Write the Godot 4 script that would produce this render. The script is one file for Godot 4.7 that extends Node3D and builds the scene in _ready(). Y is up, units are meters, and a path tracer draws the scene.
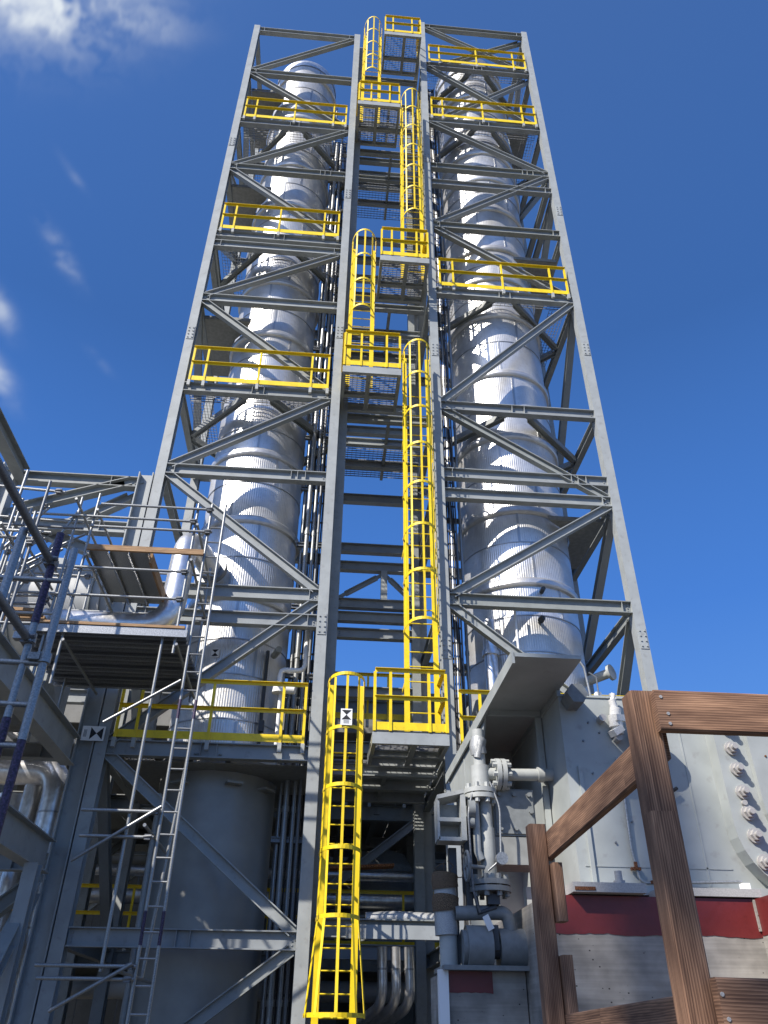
extends Node3D
# Two insulated process columns in a steel tower with caged ladders, seen from the ground.
# World axes follow the tower: x along its front, y up, z towards the viewer; front faces of the tower columns lie at z = -14.

const FRONT := -14.0
const BACK := -17.6
const XA := -3.915
const XB := -0.13
const XC := 2.365
const XD := 6.445
const LV := [33.03, 29.91, 26.67, 24.04, 20.69, 20.24, 17.95, 14.71, 12.21, 9.19, 8.61, 5.96, 2.99]
const RV := [34.55, 31.56, 27.73, 25.0, 24.09, 21.9, 18.9, 14.64, 12.55, 11.97, 9.26, 5.96, 2.99]
const LVX := -2.0
const RVX := 4.45
const VZ := -15.9

var M := {}
var W := {}
var used := {}
var rng := RandomNumberGenerator.new()

# ---------------------------------------------------------------- geometry collector
class Geo:
	var v := PackedVector3Array()
	var n := PackedVector3Array()
	var t := PackedVector2Array()
	func tri(a: Vector3, b: Vector3, c: Vector3) -> void:   # counter-clockwise from outside
		var k := (b - a).cross(c - a).normalized()
		v.append_array([a, c, b]); n.append_array([k, k, k])
		t.append_array([Vector2(a.x + a.z, a.y), Vector2(c.x + c.z, c.y), Vector2(b.x + b.z, b.y)])
	func quad(a: Vector3, b: Vector3, c: Vector3, d: Vector3, ua := Vector2.ZERO, ub := Vector2.ZERO, uc := Vector2.ZERO, ud := Vector2.ZERO) -> void:
		var k := (b - a).cross(c - a).normalized()
		v.append_array([a, c, b, a, d, c]); n.append_array([k, k, k, k, k, k])
		t.append_array([ua, uc, ub, ua, ud, uc])
	func squad(a: Vector3, b: Vector3, c: Vector3, d: Vector3, na: Vector3, nb: Vector3, nc: Vector3, nd: Vector3, ua := Vector2.ZERO, ub := Vector2.ZERO, uc := Vector2.ZERO, ud := Vector2.ZERO) -> void:
		v.append_array([a, c, b, a, d, c]); n.append_array([na, nc, nb, na, nd, nc])
		t.append_array([ua, uc, ub, ua, ud, uc])
	func box(c: Vector3, s: Vector3, b := Basis.IDENTITY) -> Geo:
		var h := s * 0.5
		var X := b.x * h.x
		var Y := b.y * h.y
		var Z := b.z * h.z
		var p := [c - X - Y - Z, c + X - Y - Z, c + X + Y - Z, c - X + Y - Z, c - X - Y + Z, c + X - Y + Z, c + X + Y + Z, c - X + Y + Z]
		for f in [[4, 5, 6, 7, 0], [1, 0, 3, 2, 0], [3, 7, 6, 2, 1], [0, 1, 5, 4, 1], [1, 2, 6, 5, 2], [0, 4, 7, 3, 2]]:
			var uv := []
			for k in 4:
				var q: Vector3 = p[f[k]] - c
				var l := Vector3(q.dot(b.x), q.dot(b.y), q.dot(b.z))
				if f[4] == 0: uv.append(Vector2(l.x, l.y))
				elif f[4] == 1: uv.append(Vector2(l.x, l.z + 3.3))
				else: uv.append(Vector2(l.y * 0.25, l.z + 1.7))
			quad(p[f[0]], p[f[1]], p[f[2]], p[f[3]], uv[0], uv[1], uv[2], uv[3])
		return self
	func bar(p0: Vector3, p1: Vector3, w: float, h: float, up := Vector3.UP) -> Geo:   # w across, h along up
		var x := (p1 - p0).normalized()
		if absf(x.dot(up)) > 0.95: up = Vector3(0, 0, 1)
		var z := x.cross(up).normalized()
		var y := z.cross(x)
		return box((p0 + p1) * 0.5, Vector3(p0.distance_to(p1), h, w), Basis(x, y, z))
	func ibeam(p0: Vector3, p1: Vector3, h: float, b: float, up := Vector3.UP, tw := 0.014, tf := 0.02) -> Geo:
		var x := (p1 - p0).normalized()
		var z := x.cross(up).normalized()
		var y := z.cross(x)
		var bs := Basis(x, y, z)
		var c := (p0 + p1) * 0.5
		var l := p0.distance_to(p1)
		box(c + y * (h - tf) * 0.5, Vector3(l, tf, b), bs)
		box(c - y * (h - tf) * 0.5, Vector3(l, tf, b), bs)
		box(c, Vector3(l, h - 2 * tf, tw), bs)
		return self
	func channel(p0: Vector3, p1: Vector3, h: float, b: float, side: Vector3, up := Vector3.UP) -> Geo:
		var x := (p1 - p0).normalized()
		var z := x.cross(up).normalized()
		var y := z.cross(x)
		var bs := Basis(x, y, z)
		var c := (p0 + p1) * 0.5
		var l := p0.distance_to(p1)
		box(c, Vector3(l, h, 0.01), bs)
		for s in [-1.0, 1.0]:
			box(c + y * s * (h * 0.5 - 0.006) + side * (b * 0.5 + 0.005), Vector3(l, 0.012, b), bs)
		return self
	func tube(path: Array, r: float, seg := 10, caps := true) -> Geo:
		var pts: Array = path
		var rings := []
		var norms := []
		var prev := Vector3.ZERO
		var along := 0.0
		var us := []
		for i in pts.size():
			var d: Vector3
			if i == 0: d = (pts[1] - pts[0]).normalized()
			elif i == pts.size() - 1: d = (pts[i] - pts[i - 1]).normalized()
			else: d = ((pts[i] - pts[i - 1]).normalized() + (pts[i + 1] - pts[i]).normalized()).normalized()
			if i > 0: along += (pts[i] - pts[i - 1]).length()
			us.append(along)
			var a: Vector3
			if i == 0:
				a = d.cross(Vector3.UP if absf(d.y) < 0.9 else Vector3.RIGHT).normalized()
			else:
				a = (prev - d * prev.dot(d)).normalized()
			prev = a
			var bb := d.cross(a)
			var ring := []
			var nn := []
			for k in seg:
				var an := TAU * k / seg
				var o := a * cos(an) + bb * sin(an)
				ring.append(pts[i] + o * r); nn.append(o)
			rings.append(ring); norms.append(nn)
		for i in pts.size() - 1:
			for k in seg:
				var j := (k + 1) % seg
				var u0 := Vector2(us[i], TAU * r * k / seg)
				var u1 := Vector2(us[i], TAU * r * (k + 1) / seg)
				var u2 := Vector2(us[i + 1], u1.y)
				var u3 := Vector2(us[i + 1], u0.y)
				if seg <= 6: quad(rings[i][k], rings[i][j], rings[i + 1][j], rings[i + 1][k], u0, u1, u2, u3)
				else: squad(rings[i][k], rings[i][j], rings[i + 1][j], rings[i + 1][k], norms[i][k], norms[i][j], norms[i + 1][j], norms[i + 1][k], u0, u1, u2, u3)
		if caps:
			for k in seg:
				var j := (k + 1) % seg
				tri(pts[0], rings[0][j], rings[0][k])
				tri(pts[-1], rings[-1][k], rings[-1][j])
		return self
	func disc(c: Vector3, ax: Vector3, r: float, th: float, seg := 20) -> Geo:
		return tube([c - ax * th * 0.5, c + ax * th * 0.5], r, seg, true)
	func lathe(c: Vector3, prof: Array, seg := 64) -> Geo:   # prof: [radius, y] upwards, smooth round, flat along
		for i in prof.size() - 1:
			var r0: float = prof[i][0]; var y0: float = prof[i][1]
			var r1: float = prof[i + 1][0]; var y1: float = prof[i + 1][1]
			var sl := Vector2(y1 - y0, r0 - r1).normalized()
			for k in seg:
				var a0 := TAU * k / seg
				var a1 := TAU * (k + 1) / seg
				var d0 := Vector3(cos(a0), 0, -sin(a0))
				var d1 := Vector3(cos(a1), 0, -sin(a1))
				var n0 := d0 * sl.x + Vector3.UP * sl.y
				var n1 := d1 * sl.x + Vector3.UP * sl.y
				squad(c + d0 * r0 + Vector3.UP * y0, c + d1 * r0 + Vector3.UP * y0, c + d1 * r1 + Vector3.UP * y1, c + d0 * r1 + Vector3.UP * y1, n0, n1, n1, n0, Vector2(a0 * r0, y0), Vector2(a1 * r0, y0), Vector2(a1 * r0, y1), Vector2(a0 * r0, y1))
		return self
	func corrugated(c: Vector3, r: float, y0: float, y1: float, waves: int, amp: float) -> Geo:
		var seg := waves * 4
		var ps := []
		var ns := []
		for k in seg:
			var a := TAU * k / seg
			var ph := TAU * float(k) / 4.0 + 0.4
			var rr := r + amp * cos(ph)
			var slope := -amp * sin(ph) * waves / rr
			var d := Vector3(cos(a), 0, -sin(a))
			var tg := Vector3(-sin(a), 0, -cos(a))
			ps.append(d * rr); ns.append((d - tg * slope).normalized())
		for k in seg:
			var j := (k + 1) % seg
			squad(c + ps[k] + Vector3.UP * y0, c + ps[j] + Vector3.UP * y0, c + ps[j] + Vector3.UP * y1, c + ps[k] + Vector3.UP * y1, ns[k], ns[j], ns[j], ns[k])
		return self
	func prism(pts: Array, off: Vector3) -> Geo:   # flat polygon, extruded by off; pts counter-clockwise seen from the off side
		var flat := PackedVector2Array()
		var nrm := off.normalized()
		var ax: Vector3 = (pts[1] - pts[0]).normalized()
		var ay := nrm.cross(ax)
		for p in pts: flat.append(Vector2((p - pts[0]).dot(ax), (p - pts[0]).dot(ay)))
		var ix := Geometry2D.triangulate_polygon(flat)
		for i in range(0, ix.size(), 3):
			var a: Vector3 = pts[ix[i]]; var b: Vector3 = pts[ix[i + 1]]; var d: Vector3 = pts[ix[i + 2]]
			if (b - a).cross(d - a).dot(nrm) < 0:
				var q := b
				b = d; d = q
			tri(a + off, b + off, d + off); tri(a, d, b)
		var m := pts.size()
		for i in m:
			var a: Vector3 = pts[i]; var b: Vector3 = pts[(i + 1) % m]
			quad(a, b, b + off, a + off)
		return self

# ---------------------------------------------------------------- nodes
func numbered(called: String) -> String:
	used[called] = used.get(called, -1) + 1
	return called if used[called] == 0 else "%s_%03d" % [called, used[called]]

func metas(o: Node3D, label: String, category: String, group := "") -> void:
	o.set_meta("label", label); o.set_meta("category", category)
	if group != "": o.set_meta("group", group)

func thing(called: String, label: String, category: String, at: Vector3, group := "") -> Node3D:
	var o := Node3D.new()
	o.name = numbered(called)
	add_child(o)
	o.position = at
	W[o] = at
	metas(o, label, category, group)
	return o

func mesh_of(g: Geo, c: Vector3, m: Material) -> ArrayMesh:
	var vv := PackedVector3Array()
	vv.resize(g.v.size())
	for i in g.v.size(): vv[i] = g.v[i] - c
	var a := []
	a.resize(Mesh.ARRAY_MAX)
	a[Mesh.ARRAY_VERTEX] = vv
	a[Mesh.ARRAY_NORMAL] = g.n
	a[Mesh.ARRAY_TEX_UV] = g.t
	var me := ArrayMesh.new()
	me.add_surface_from_arrays(Mesh.PRIMITIVE_TRIANGLES, a)
	me.surface_set_material(0, m)
	return me

func part(called: String, g: Geo, m: Material, parent: Node3D = null) -> MeshInstance3D:
	var lo := g.v[0]
	var hi := g.v[0]
	for p in g.v:
		lo = lo.min(p); hi = hi.max(p)
	var c := (lo + hi) * 0.5
	if parent == null: c.y = lo.y
	var o := MeshInstance3D.new()
	o.mesh = mesh_of(g, c, m)
	if parent == null:
		o.name = numbered(called)
		add_child(o)
		o.position = c
	else:
		o.name = called
		parent.add_child(o, true)
		o.position = c - W[parent]
	W[o] = c
	return o

func copy_part(called: String, me: Mesh, at: Vector3, parent: Node3D, turn := Vector3.ZERO) -> MeshInstance3D:
	var o := MeshInstance3D.new()
	o.mesh = me
	o.name = called
	parent.add_child(o, true)
	o.position = at - W[parent]
	o.rotation = turn
	W[o] = at
	return o

# ---------------------------------------------------------------- materials
func noise_tex(sd: int, freq: float, lo: float, hi: float, size := 512, oct := 4) -> ImageTexture:
	var f := FastNoiseLite.new()
	f.seed = sd; f.frequency = freq; f.fractal_octaves = oct
	var im := f.get_seamless_image(size, size)
	im.convert(Image.FORMAT_RGB8)
	for y in size:
		for x in size:
			var q := lerpf(lo, hi, clampf((im.get_pixel(x, y).r - 0.2) / 0.6, 0, 1))
			im.set_pixel(x, y, Color(q, q, q))
	im.generate_mipmaps()
	return ImageTexture.create_from_image(im)

func bump_tex(sd: int, freq: float, strength: float, size := 512) -> ImageTexture:
	var f := FastNoiseLite.new()
	f.seed = sd; f.frequency = freq; f.fractal_octaves = 4
	var im := f.get_seamless_image(size, size)
	im.convert(Image.FORMAT_RGBA8)
	im.bump_map_to_normal_map(strength)
	im.generate_mipmaps()
	return ImageTexture.create_from_image(im)

func mat(lin: Color, rough: float, metal := 0.0, tex: Texture2D = null, scale := 1.0, bump: Texture2D = null, bs := 1.0) -> StandardMaterial3D:
	var m := StandardMaterial3D.new()
	m.albedo_color = lin.linear_to_srgb()
	m.roughness = rough
	m.metallic = metal
	if tex or bump:
		m.uv1_triplanar = true
		m.uv1_world_triplanar = true
		m.uv1_scale = Vector3.ONE * scale
	if tex: m.albedo_texture = tex
	if bump:
		m.normal_enabled = true
		m.normal_texture = bump
		m.normal_scale = bs
	return m

func stain_tex(sd: int, depth := 0.22) -> ImageTexture:
	# even paint with a few dull scuffs and small spots of grime
	var f := FastNoiseLite.new()
	f.seed = sd; f.frequency = 0.009; f.fractal_octaves = 5
	var a := f.get_seamless_image(512, 512)
	a.convert(Image.FORMAT_RGB8)
	f.seed = sd + 1; f.frequency = 0.03
	var b := f.get_seamless_image(512, 512)
	for y in 512:
		for x in 512:
			var q := 0.94 + 0.12 * (a.get_pixel(x, y).r - 0.5)
			var d := clampf((b.get_pixel(x, y).r - 0.70) * 4.0, 0, 1) * depth
			a.set_pixel(x, y, Color(q - d * 0.8, q - d * 0.95, q - d))
	a.generate_mipmaps()
	return ImageTexture.create_from_image(a)

func wood_tex(sd: int, lo: Color, hi: Color) -> ImageTexture:
	var f := FastNoiseLite.new()
	f.seed = sd; f.frequency = 1.0; f.fractal_octaves = 3
	var g := FastNoiseLite.new()
	g.seed = sd + 5; g.frequency = 1.0; g.fractal_octaves = 2
	var im := Image.create(1024, 512, true, Image.FORMAT_RGB8)
	for y in 512:
		for x in 1024:
			var u := x / 1024.0
			var w := y / 512.0
			var warp := g.get_noise_2d(u * 1.1, w * 1.4) * 0.9
			var ring := fposmod(w * 27.0 + warp + 0.25 * f.get_noise_2d(u * 4.0, w * 30.0), 1.0)
			ring = smoothstep(0.0, 0.75, ring) * (1.0 - smoothstep(0.86, 1.0, ring))
			var fine := f.get_noise_2d(u * 9.0, w * 330.0)
			var blot := g.get_noise_2d(u * 3.0 + 40.0, w * 4.0)
			var q := clampf(0.52 - 0.40 * (ring - 0.5) + 0.34 * fine + 0.30 * blot, 0, 1)
			im.set_pixel(x, y, lo.lerp(hi, q))
	im.generate_mipmaps()
	return ImageTexture.create_from_image(im)

func make_materials() -> void:
	var n1 := noise_tex(3, 0.012, 0.93, 1.0)
	var n2 := noise_tex(7, 0.03, 0.9, 1.0)
	var n3 := noise_tex(11, 0.03, 0.45, 1.0)
	var n4 := noise_tex(17, 0.06, 0.8, 1.0)
	var n5 := stain_tex(61, 0.09)
	var b1 := bump_tex(5, 0.012, 3.0)
	var b2 := bump_tex(6, 0.08, 4.0)
	M.steel = mat(Color(0.345, 0.368, 0.366), 0.5, 0.0, n5, 0.35)
	M.steels = []
	for k in 5:
		var q: float = [1.0, 0.9, 0.95, 1.06, 0.86][k]
		M.steels.append(mat(Color(0.305 * q, 0.326 * q, [0.325, 0.316, 0.33, 0.322, 0.312][k] * q), [0.5, 0.55, 0.45, 0.5, 0.6][k], 0.0, n5, [0.35, 0.5, 0.3, 0.42, 0.6][k]))
	M.steel_b = M.steels[1]
	M.plate = mat(Color(0.245, 0.252, 0.24), 0.6, 0.0, n2, 0.5)
	M.yellow = mat(Color(0.91, 0.66, 0.010), 0.45, 0.0, n5, 0.8)
	M.yellow_plain = mat(Color(0.87, 0.63, 0.012), 0.5, 0.0, n5, 1.3)
	M.grating = mat(Color(0.17, 0.175, 0.18), 0.55, 0.4)
	M.clad = []
	for k in 4:
		var q: float = [0.76, 0.72, 0.79, 0.70][k]
		var m := mat(Color(q, q * 0.995, q * 0.97), [0.34, 0.40, 0.31, 0.42][k], 0.62, n5, 0.5, b1, 0.3)
		M.clad.append(m)
	M.smooth_clad = mat(Color(0.80, 0.80, 0.80), 0.33, 0.85, n2, 0.5, b1, 0.5)
	M.strap = mat(Color(0.42, 0.43, 0.44), 0.4, 0.8)
	M.ring = mat(Color(0.66, 0.66, 0.66), 0.42, 0.75, n1, 0.7, b1, 0.4)
	M.skirt = mat(Color(0.285, 0.290, 0.272), 0.35, 0.0, n1, 0.3)
	M.galv = mat(Color(0.37, 0.38, 0.375), 0.42, 0.6, n4, 1.6)
	M.galv_dark = mat(Color(0.22, 0.23, 0.24), 0.5, 0.5, n4, 1.6)
	M.purple = mat(Color(0.085, 0.055, 0.12), 0.5, 0.1, n3, 3.0)
	M.alu_deck = mat(Color(0.44, 0.45, 0.45), 0.38, 0.6, n4, 1.2)
	M.hall = mat(Color(0.19, 0.19, 0.175), 0.7, 0.0, n5, 0.4)
	M.dark = mat(Color(0.05, 0.055, 0.06), 0.6)
	M.black = mat(Color(0.012, 0.012, 0.013), 0.6)
	M.white = mat(Color(0.78, 0.78, 0.76), 0.6)
	M.machine = mat(Color(0.37, 0.395, 0.38), 0.5, 0.0, n3, 0.45, b1, 0.06)
	(M.machine as StandardMaterial3D).albedo_texture = stain_tex(83, 0.09)
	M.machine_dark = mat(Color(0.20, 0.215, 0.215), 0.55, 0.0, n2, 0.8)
	M.machine_pale = mat(Color(0.40, 0.415, 0.395), 0.5, 0.0, n5, 1.6)
	M.bolt = mat(Color(0.50, 0.48, 0.45), 0.5, 0.2, n4, 6.0)
	M.rust = mat(Color(0.24, 0.085, 0.03), 0.9, 0.0, n3, 5.0)
	M.anchor = mat(Color(0.40, 0.39, 0.37), 0.7, 0.0, n2, 4.0)
	M.burlap = mat(Color(0.22, 0.15, 0.09), 0.95, 0.0, n3, 7.0, b2, 1.0)
	M.wrap = mat(Color(0.46, 0.47, 0.46), 0.45, 0.3, n4, 4.0, b2, 0.8)
	M.cloth = mat(Color(0.75, 0.74, 0.70), 0.9, 0.0, n2, 4.0, b2, 0.9)
	M.red = mat(Color(0.15, 0.020, 0.019), 0.4, 0.0, n5, 1.1, b1, 0.3)
	M.concrete = mat(Color(0.40, 0.385, 0.36), 0.85, 0.0, concrete_tex(), 0.8, b1, 0.15)
	M.ground = mat(Color(0.18, 0.17, 0.15), 0.95, 0.0, n3, 0.25, b2, 0.6)
	M.cable = mat(Color(0.03, 0.03, 0.032), 0.6)
	M.orange = mat(Color(0.50, 0.20, 0.07), 0.8, 0.0, n3, 2.0)
	M.tank = mat(Color(0.42, 0.43, 0.42), 0.5, 0.0, n1, 0.3)
	M.wood = []
	for k in 3:
		var m := StandardMaterial3D.new()
		m.albedo_texture = wood_tex(31 + k * 9, Color(0.27, 0.18, 0.13), Color(0.70, 0.545, 0.425))
		m.roughness = 0.85
		m.uv1_scale = Vector3(0.9, 4.2, 1)
		M.wood.append(m)
	var w := StandardMaterial3D.new()
	w.albedo_texture = wood_tex(77, Color(0.42, 0.32, 0.23), Color(0.74, 0.61, 0.46))
	w.roughness = 0.85
	w.uv1_scale = Vector3(0.7, 3.0, 1)
	M.plank = w

func concrete_tex() -> ImageTexture:
	var f := FastNoiseLite.new()
	f.seed = 90; f.frequency = 0.006; f.fractal_octaves = 5
	var a := f.get_seamless_image(512, 512)
	a.convert(Image.FORMAT_RGB8)
	var s := FastNoiseLite.new()
	s.seed = 91; s.frequency = 0.02
	for y in 512:
		for x in 512:
			var q := 0.5 + (a.get_pixel(x, y).r - 0.5) * 1.0
			q += s.get_noise_2d(x * 0.12, y * 4.0) * 0.22
			q = clampf(0.66 + 0.36 * q, 0.5, 1.0)
			a.set_pixel(x, y, Color(q, q * 0.985, q * 0.96))
	var r := RandomNumberGenerator.new()
	r.seed = 5
	for k in 90:
		var p := Vector2i(r.randi_range(4, 506), r.randi_range(4, 506))
		var d := r.randi_range(1, 4)
		a.fill_rect(Rect2i(p, Vector2i(d, maxi(1, d - 1))), Color(0.3, 0.29, 0.27))
	a.generate_mipmaps()
	return ImageTexture.create_from_image(a)

# ---------------------------------------------------------------- camera, sky, sun
func sky_image() -> Image:
	var w := 2048
	var h := 1024
	var im := Image.create(w, h, false, Image.FORMAT_RGBF)
	var ramp := [[90.0, Color(0.034, 0.090, 0.255)], [66.0, Color(0.036, 0.094, 0.265)], [45.0, Color(0.031, 0.095, 0.285)], [26.0, Color(0.046, 0.150, 0.455)], [12.0, Color(0.085, 0.225, 0.56)], [0.0, Color(0.30, 0.43, 0.58)]]
	var f := FastNoiseLite.new()
	f.seed = 12; f.frequency = 1.0; f.fractal_octaves = 6; f.fractal_gain = 0.55
	var g := FastNoiseLite.new()
	g.seed = 4; g.frequency = 1.0; g.fractal_octaves = 3
	var to_sun := Vector3(-0.561, 0.669, 0.488)
	# wisps of cloud: azimuth, elevation, half length, half width, tilt, density
	var wisps := [[-41.5, 60.2, 6.4, 3.4, 35.0, 1.0], [-31.5, 62.3, 3.6, 1.3, 20.0, 0.5], [-29.2, 47.6, 2.0, 0.6, -38.0, 0.5], [-32.3, 42.6, 1.9, 0.8, -40.0, 0.5], [-30.6, 38.6, 2.2, 0.9, -38.0, 0.6], [-23.0, 41.8, 1.4, 0.35, -30.0, 0.1], [-31.0, 52.5, 1.4, 0.3, -30.0, 0.12], [-48.0, 48.0, 6.0, 2.2, -30.0, 0.7], [-58.0, 61.0, 9.0, 4.0, 20.0, 0.9], [-66.0, 40.0, 7.0, 2.4, -25.0, 0.7], [-95.0, 52.0, 10.0, 4.0, 15.0, 0.8], [120.0, 45.0, 9.0, 2.6, 10.0, 0.6], [165.0, 30.0, 10.0, 2.4, 5.0, 0.6]]
	for y in h:
		var el := 90.0 - 180.0 * (y + 0.5) / h
		var c := Color(0.16, 0.15, 0.13)
		for i in ramp.size() - 1:
			if el <= ramp[i][0] and el >= ramp[i + 1][0]:
				c = (ramp[i + 1][1] as Color).lerp(ramp[i][1], (el - ramp[i + 1][0]) / (ramp[i][0] - ramp[i + 1][0]))
		var e := deg_to_rad(el)
		for x in w:
			var q := c
			if el > 0.0:
				var az := (x + 0.5) / w * TAU
				var d := Vector3(sin(az) * cos(e), sin(e), -cos(az) * cos(e))
				var near := maxf(0.0, d.dot(to_sun))
				q = c * (1.0 + 0.9 * pow(near, 3.0)) + Color(0.42, 0.42, 0.40) * pow(near, 9.0) + Color(1.2, 1.15, 1.0) * pow(near, 60.0)
				var deg := rad_to_deg(az)
				if deg > 180.0: deg -= 360.0
				var amount := 0.0
				for k in wisps:
					var du: float = (deg - k[0]) * cos(e)
					var dv: float = el - k[1]
					if absf(du) > k[2] * 2.2 or absf(dv) > k[2] * 2.2: continue
					var ct := cos(deg_to_rad(k[4]))
					var sn := sin(deg_to_rad(k[4]))
					var u: float = (du * ct + dv * sn) / k[2]
					var v: float = (dv * ct - du * sn) / k[3]
					var fall := exp(-1.7 * (u * u + v * v))
					var wv := g.get_noise_2d(du * 0.35 + k[0], dv * 0.35) * 1.3
					var s := f.get_noise_2d(du * 0.16 + wv * 0.35 + k[0], dv * 0.30 + wv * 0.35 + k[1])
					amount = maxf(amount, clampf(fall * (0.62 + 1.35 * s), 0, 1) * k[5])
				q = q.lerp(Color(0.52, 0.56, 0.60), clampf(amount, 0, 1))
			q.a = 1.0
			im.set_pixel(x, y, q)
	return im

func set_camera_and_light() -> void:
	var cam := Camera3D.new()
	cam.name = "camera"
	cam.position = Vector3(0, 1.6, 0)
	cam.rotation_degrees = Vector3(34.32, -4.44, 0.645)
	cam.fov = 67.31
	cam.near = 0.05
	cam.far = 4000
	add_child(cam)
	cam.current = true
	var sm := PanoramaSkyMaterial.new()
	sm.panorama = ImageTexture.create_from_image(sky_image())
	var sky := Sky.new()
	sky.sky_material = sm
	var env := Environment.new()
	env.background_mode = Environment.BG_SKY
	env.sky = sky
	env.tonemap_mode = Environment.TONE_MAPPER_LINEAR
	env.tonemap_exposure = 1.5
	env.sdfgi_enabled = true
	env.ssao_enabled = true
	env.ssil_enabled = true
	var we := WorldEnvironment.new()
	we.name = "environment"
	we.environment = env
	add_child(we)
	var sun := DirectionalLight3D.new()
	sun.name = "sun"
	sun.light_energy = 1.6
	sun.light_color = Color(1.0, 0.97, 0.93)
	sun.light_angular_distance = 0.5
	sun.shadow_enabled = true
	add_child(sun)
	var az := deg_to_rad(49.0)
	var el := deg_to_rad(42.0)
	var d := Vector3(sin(az) * cos(el), -sin(el), -cos(az) * cos(el))
	sun.basis = Basis.looking_at(d, Vector3.UP)

# ---------------------------------------------------------------- steel tower
func column(fr: Node3D, x: float, z: float, y0: float, y1: float, closed := false, splices := []) -> void:
	var g := Geo.new()
	if closed:
		g.box(Vector3(x, (y0 + y1) / 2, z), Vector3(0.215, y1 - y0, 0.25))
	else:
		g.ibeam(Vector3(x, y0, z), Vector3(x, y1, z), 0.25, 0.215, Vector3(0, 0, 1), 0.016, 0.022)
	g.box(Vector3(x, y0 + 0.02, z), Vector3(0.45, 0.04, 0.45))
	var o := part("column", g, M.steel, fr)
	for y in splices:
		var s := Geo.new().box(Vector3(x, y, z + 0.132), Vector3(0.17, 0.46, 0.012))
		for i in 4:
			for sx in [-0.05, 0.05]:
				s.box(Vector3(x + sx, y - 0.17 + i * 0.113, z + 0.146), Vector3(0.026, 0.026, 0.02))
		part("splice_plate", s, M.steel, o)

func beam_x(fr: Node3D, x0: float, x1: float, top: float, z: float, h := 0.275, b := 0.17, stiff := []) -> MeshInstance3D:
	var g := Geo.new()
	g.ibeam(Vector3(x0, top - h / 2, z), Vector3(x1, top - h / 2, z), h, b)
	for f in stiff:
		var x := lerpf(x0, x1, f)
		for s in [-1.0, 1.0]:
			g.box(Vector3(x, top - h / 2, z + s * (b / 4 + 0.003)), Vector3(0.012, h - 0.044, b / 2 - 0.012))
	# end plates with bolts
	for e in [x0 + 0.06, x1 - 0.06]:
		for k in 3:
			g.box(Vector3(e, top - h * (0.28 + 0.22 * k), z + 0.016), Vector3(0.024, 0.024, 0.02))
	return part("beam", g, M.steels[rng.randi() % 5], fr)

func beam_z(fr: Node3D, x: float, z0: float, z1: float, top: float, h := 0.25, b := 0.15) -> void:
	part("beam", Geo.new().ibeam(Vector3(x, top - h / 2, z0), Vector3(x, top - h / 2, z1), h, b), M.steel_b, fr)

func brace(fr: Node3D, p0: Vector3, p1: Vector3, h := 0.22, b := 0.2, out := Vector3(0, 0, 1), cut := 0.22) -> void:
	var d := (p1 - p0).normalized()
	var a := p0 + d * cut
	var e := p1 - d * cut
	var up := out.cross(d).normalized()
	if up.y < 0: up = -up
	var o := part("brace", Geo.new().ibeam(a, e, h, b, up), M.steels[rng.randi() % 5], fr)
	for q in [[a, -1.0], [e, 1.0]]:
		var c: Vector3 = q[0]
		var sg: float = q[1]
		part("gusset_plate", Geo.new().box(c + d * sg * 0.05, Vector3(0.40, h * 0.8, 0.018), Basis(d, up, d.cross(up))), M.steel_b, o)

func tower_bay(fr: Node3D, x0: float, x1: float, lev: Array, zig: Array, plats: Array, closed_right := false) -> void:
	var top: float = lev[0] + 0.12
	var zf := FRONT - 0.125
	var xm := (x0 + x1) / 2
	column(fr, x0, zf, 0, top, false, [8.0, 16.4, 25.2])
	column(fr, x1, zf, 0, top, closed_right, [8.4, 16.8, 22.9])
	column(fr, x0, BACK, 0, top)
	column(fr, x1, BACK, 0, top)
	var i := 0
	for y in lev:
		var st: Array = [[0.05, 0.95], [0.05], [0.47, 0.53], [0.05, 0.78, 0.82, 0.87], [0.95]][i % 5]
		if i in plats: st = [0.46, 0.54]
		beam_x(fr, x0 + 0.112, x1 - 0.112, y, FRONT - 0.09, 0.275, 0.17, st)
		beam_x(fr, x0 + 0.112, x1 - 0.112, y - 0.05, BACK, 0.26, 0.16)
		for x in [x0, x1]:
			beam_z(fr, x, zf - 0.13, BACK + 0.13, y - 0.03)
		i += 1
	for q in zig:
		var zz := FRONT - (0.085 if q.size() < 5 else 0.29)
		brace(fr, Vector3(x0 if q[0] == 0 else x1, q[1] - 0.14, zz), Vector3(x0 if q[2] == 0 else x1, q[3] - 0.14, zz), 0.19, 0.15)
	# plan braces of the platform levels, from the middle of the front beam to the middles of the side beams
	for k in plats:
		var y: float = lev[k] - 0.2
		for sx in [-1.0, 1.0]:
			var xs: float = x0 if sx < 0 else x1
			brace(fr, Vector3(xm + sx * 0.3, y, zf - 0.1), Vector3(xs - sx * 0.08, y, VZ + 0.05), 0.16, 0.16, Vector3.UP, 0.06)
			brace(fr, Vector3(xm + sx * 0.3, y, BACK + 0.1), Vector3(xs - sx * 0.08, y, VZ - 0.05), 0.16, 0.16, Vector3.UP, 0.06)

func side_braces(fr: Node3D, x: float, list: Array) -> void:
	for q in list:
		brace(fr, Vector3(x, q[0] - 0.15, FRONT - 0.2), Vector3(x, q[1] - 0.15, BACK + 0.05), 0.2, 0.18, Vector3(1, 0, 0), 0.2)

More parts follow.
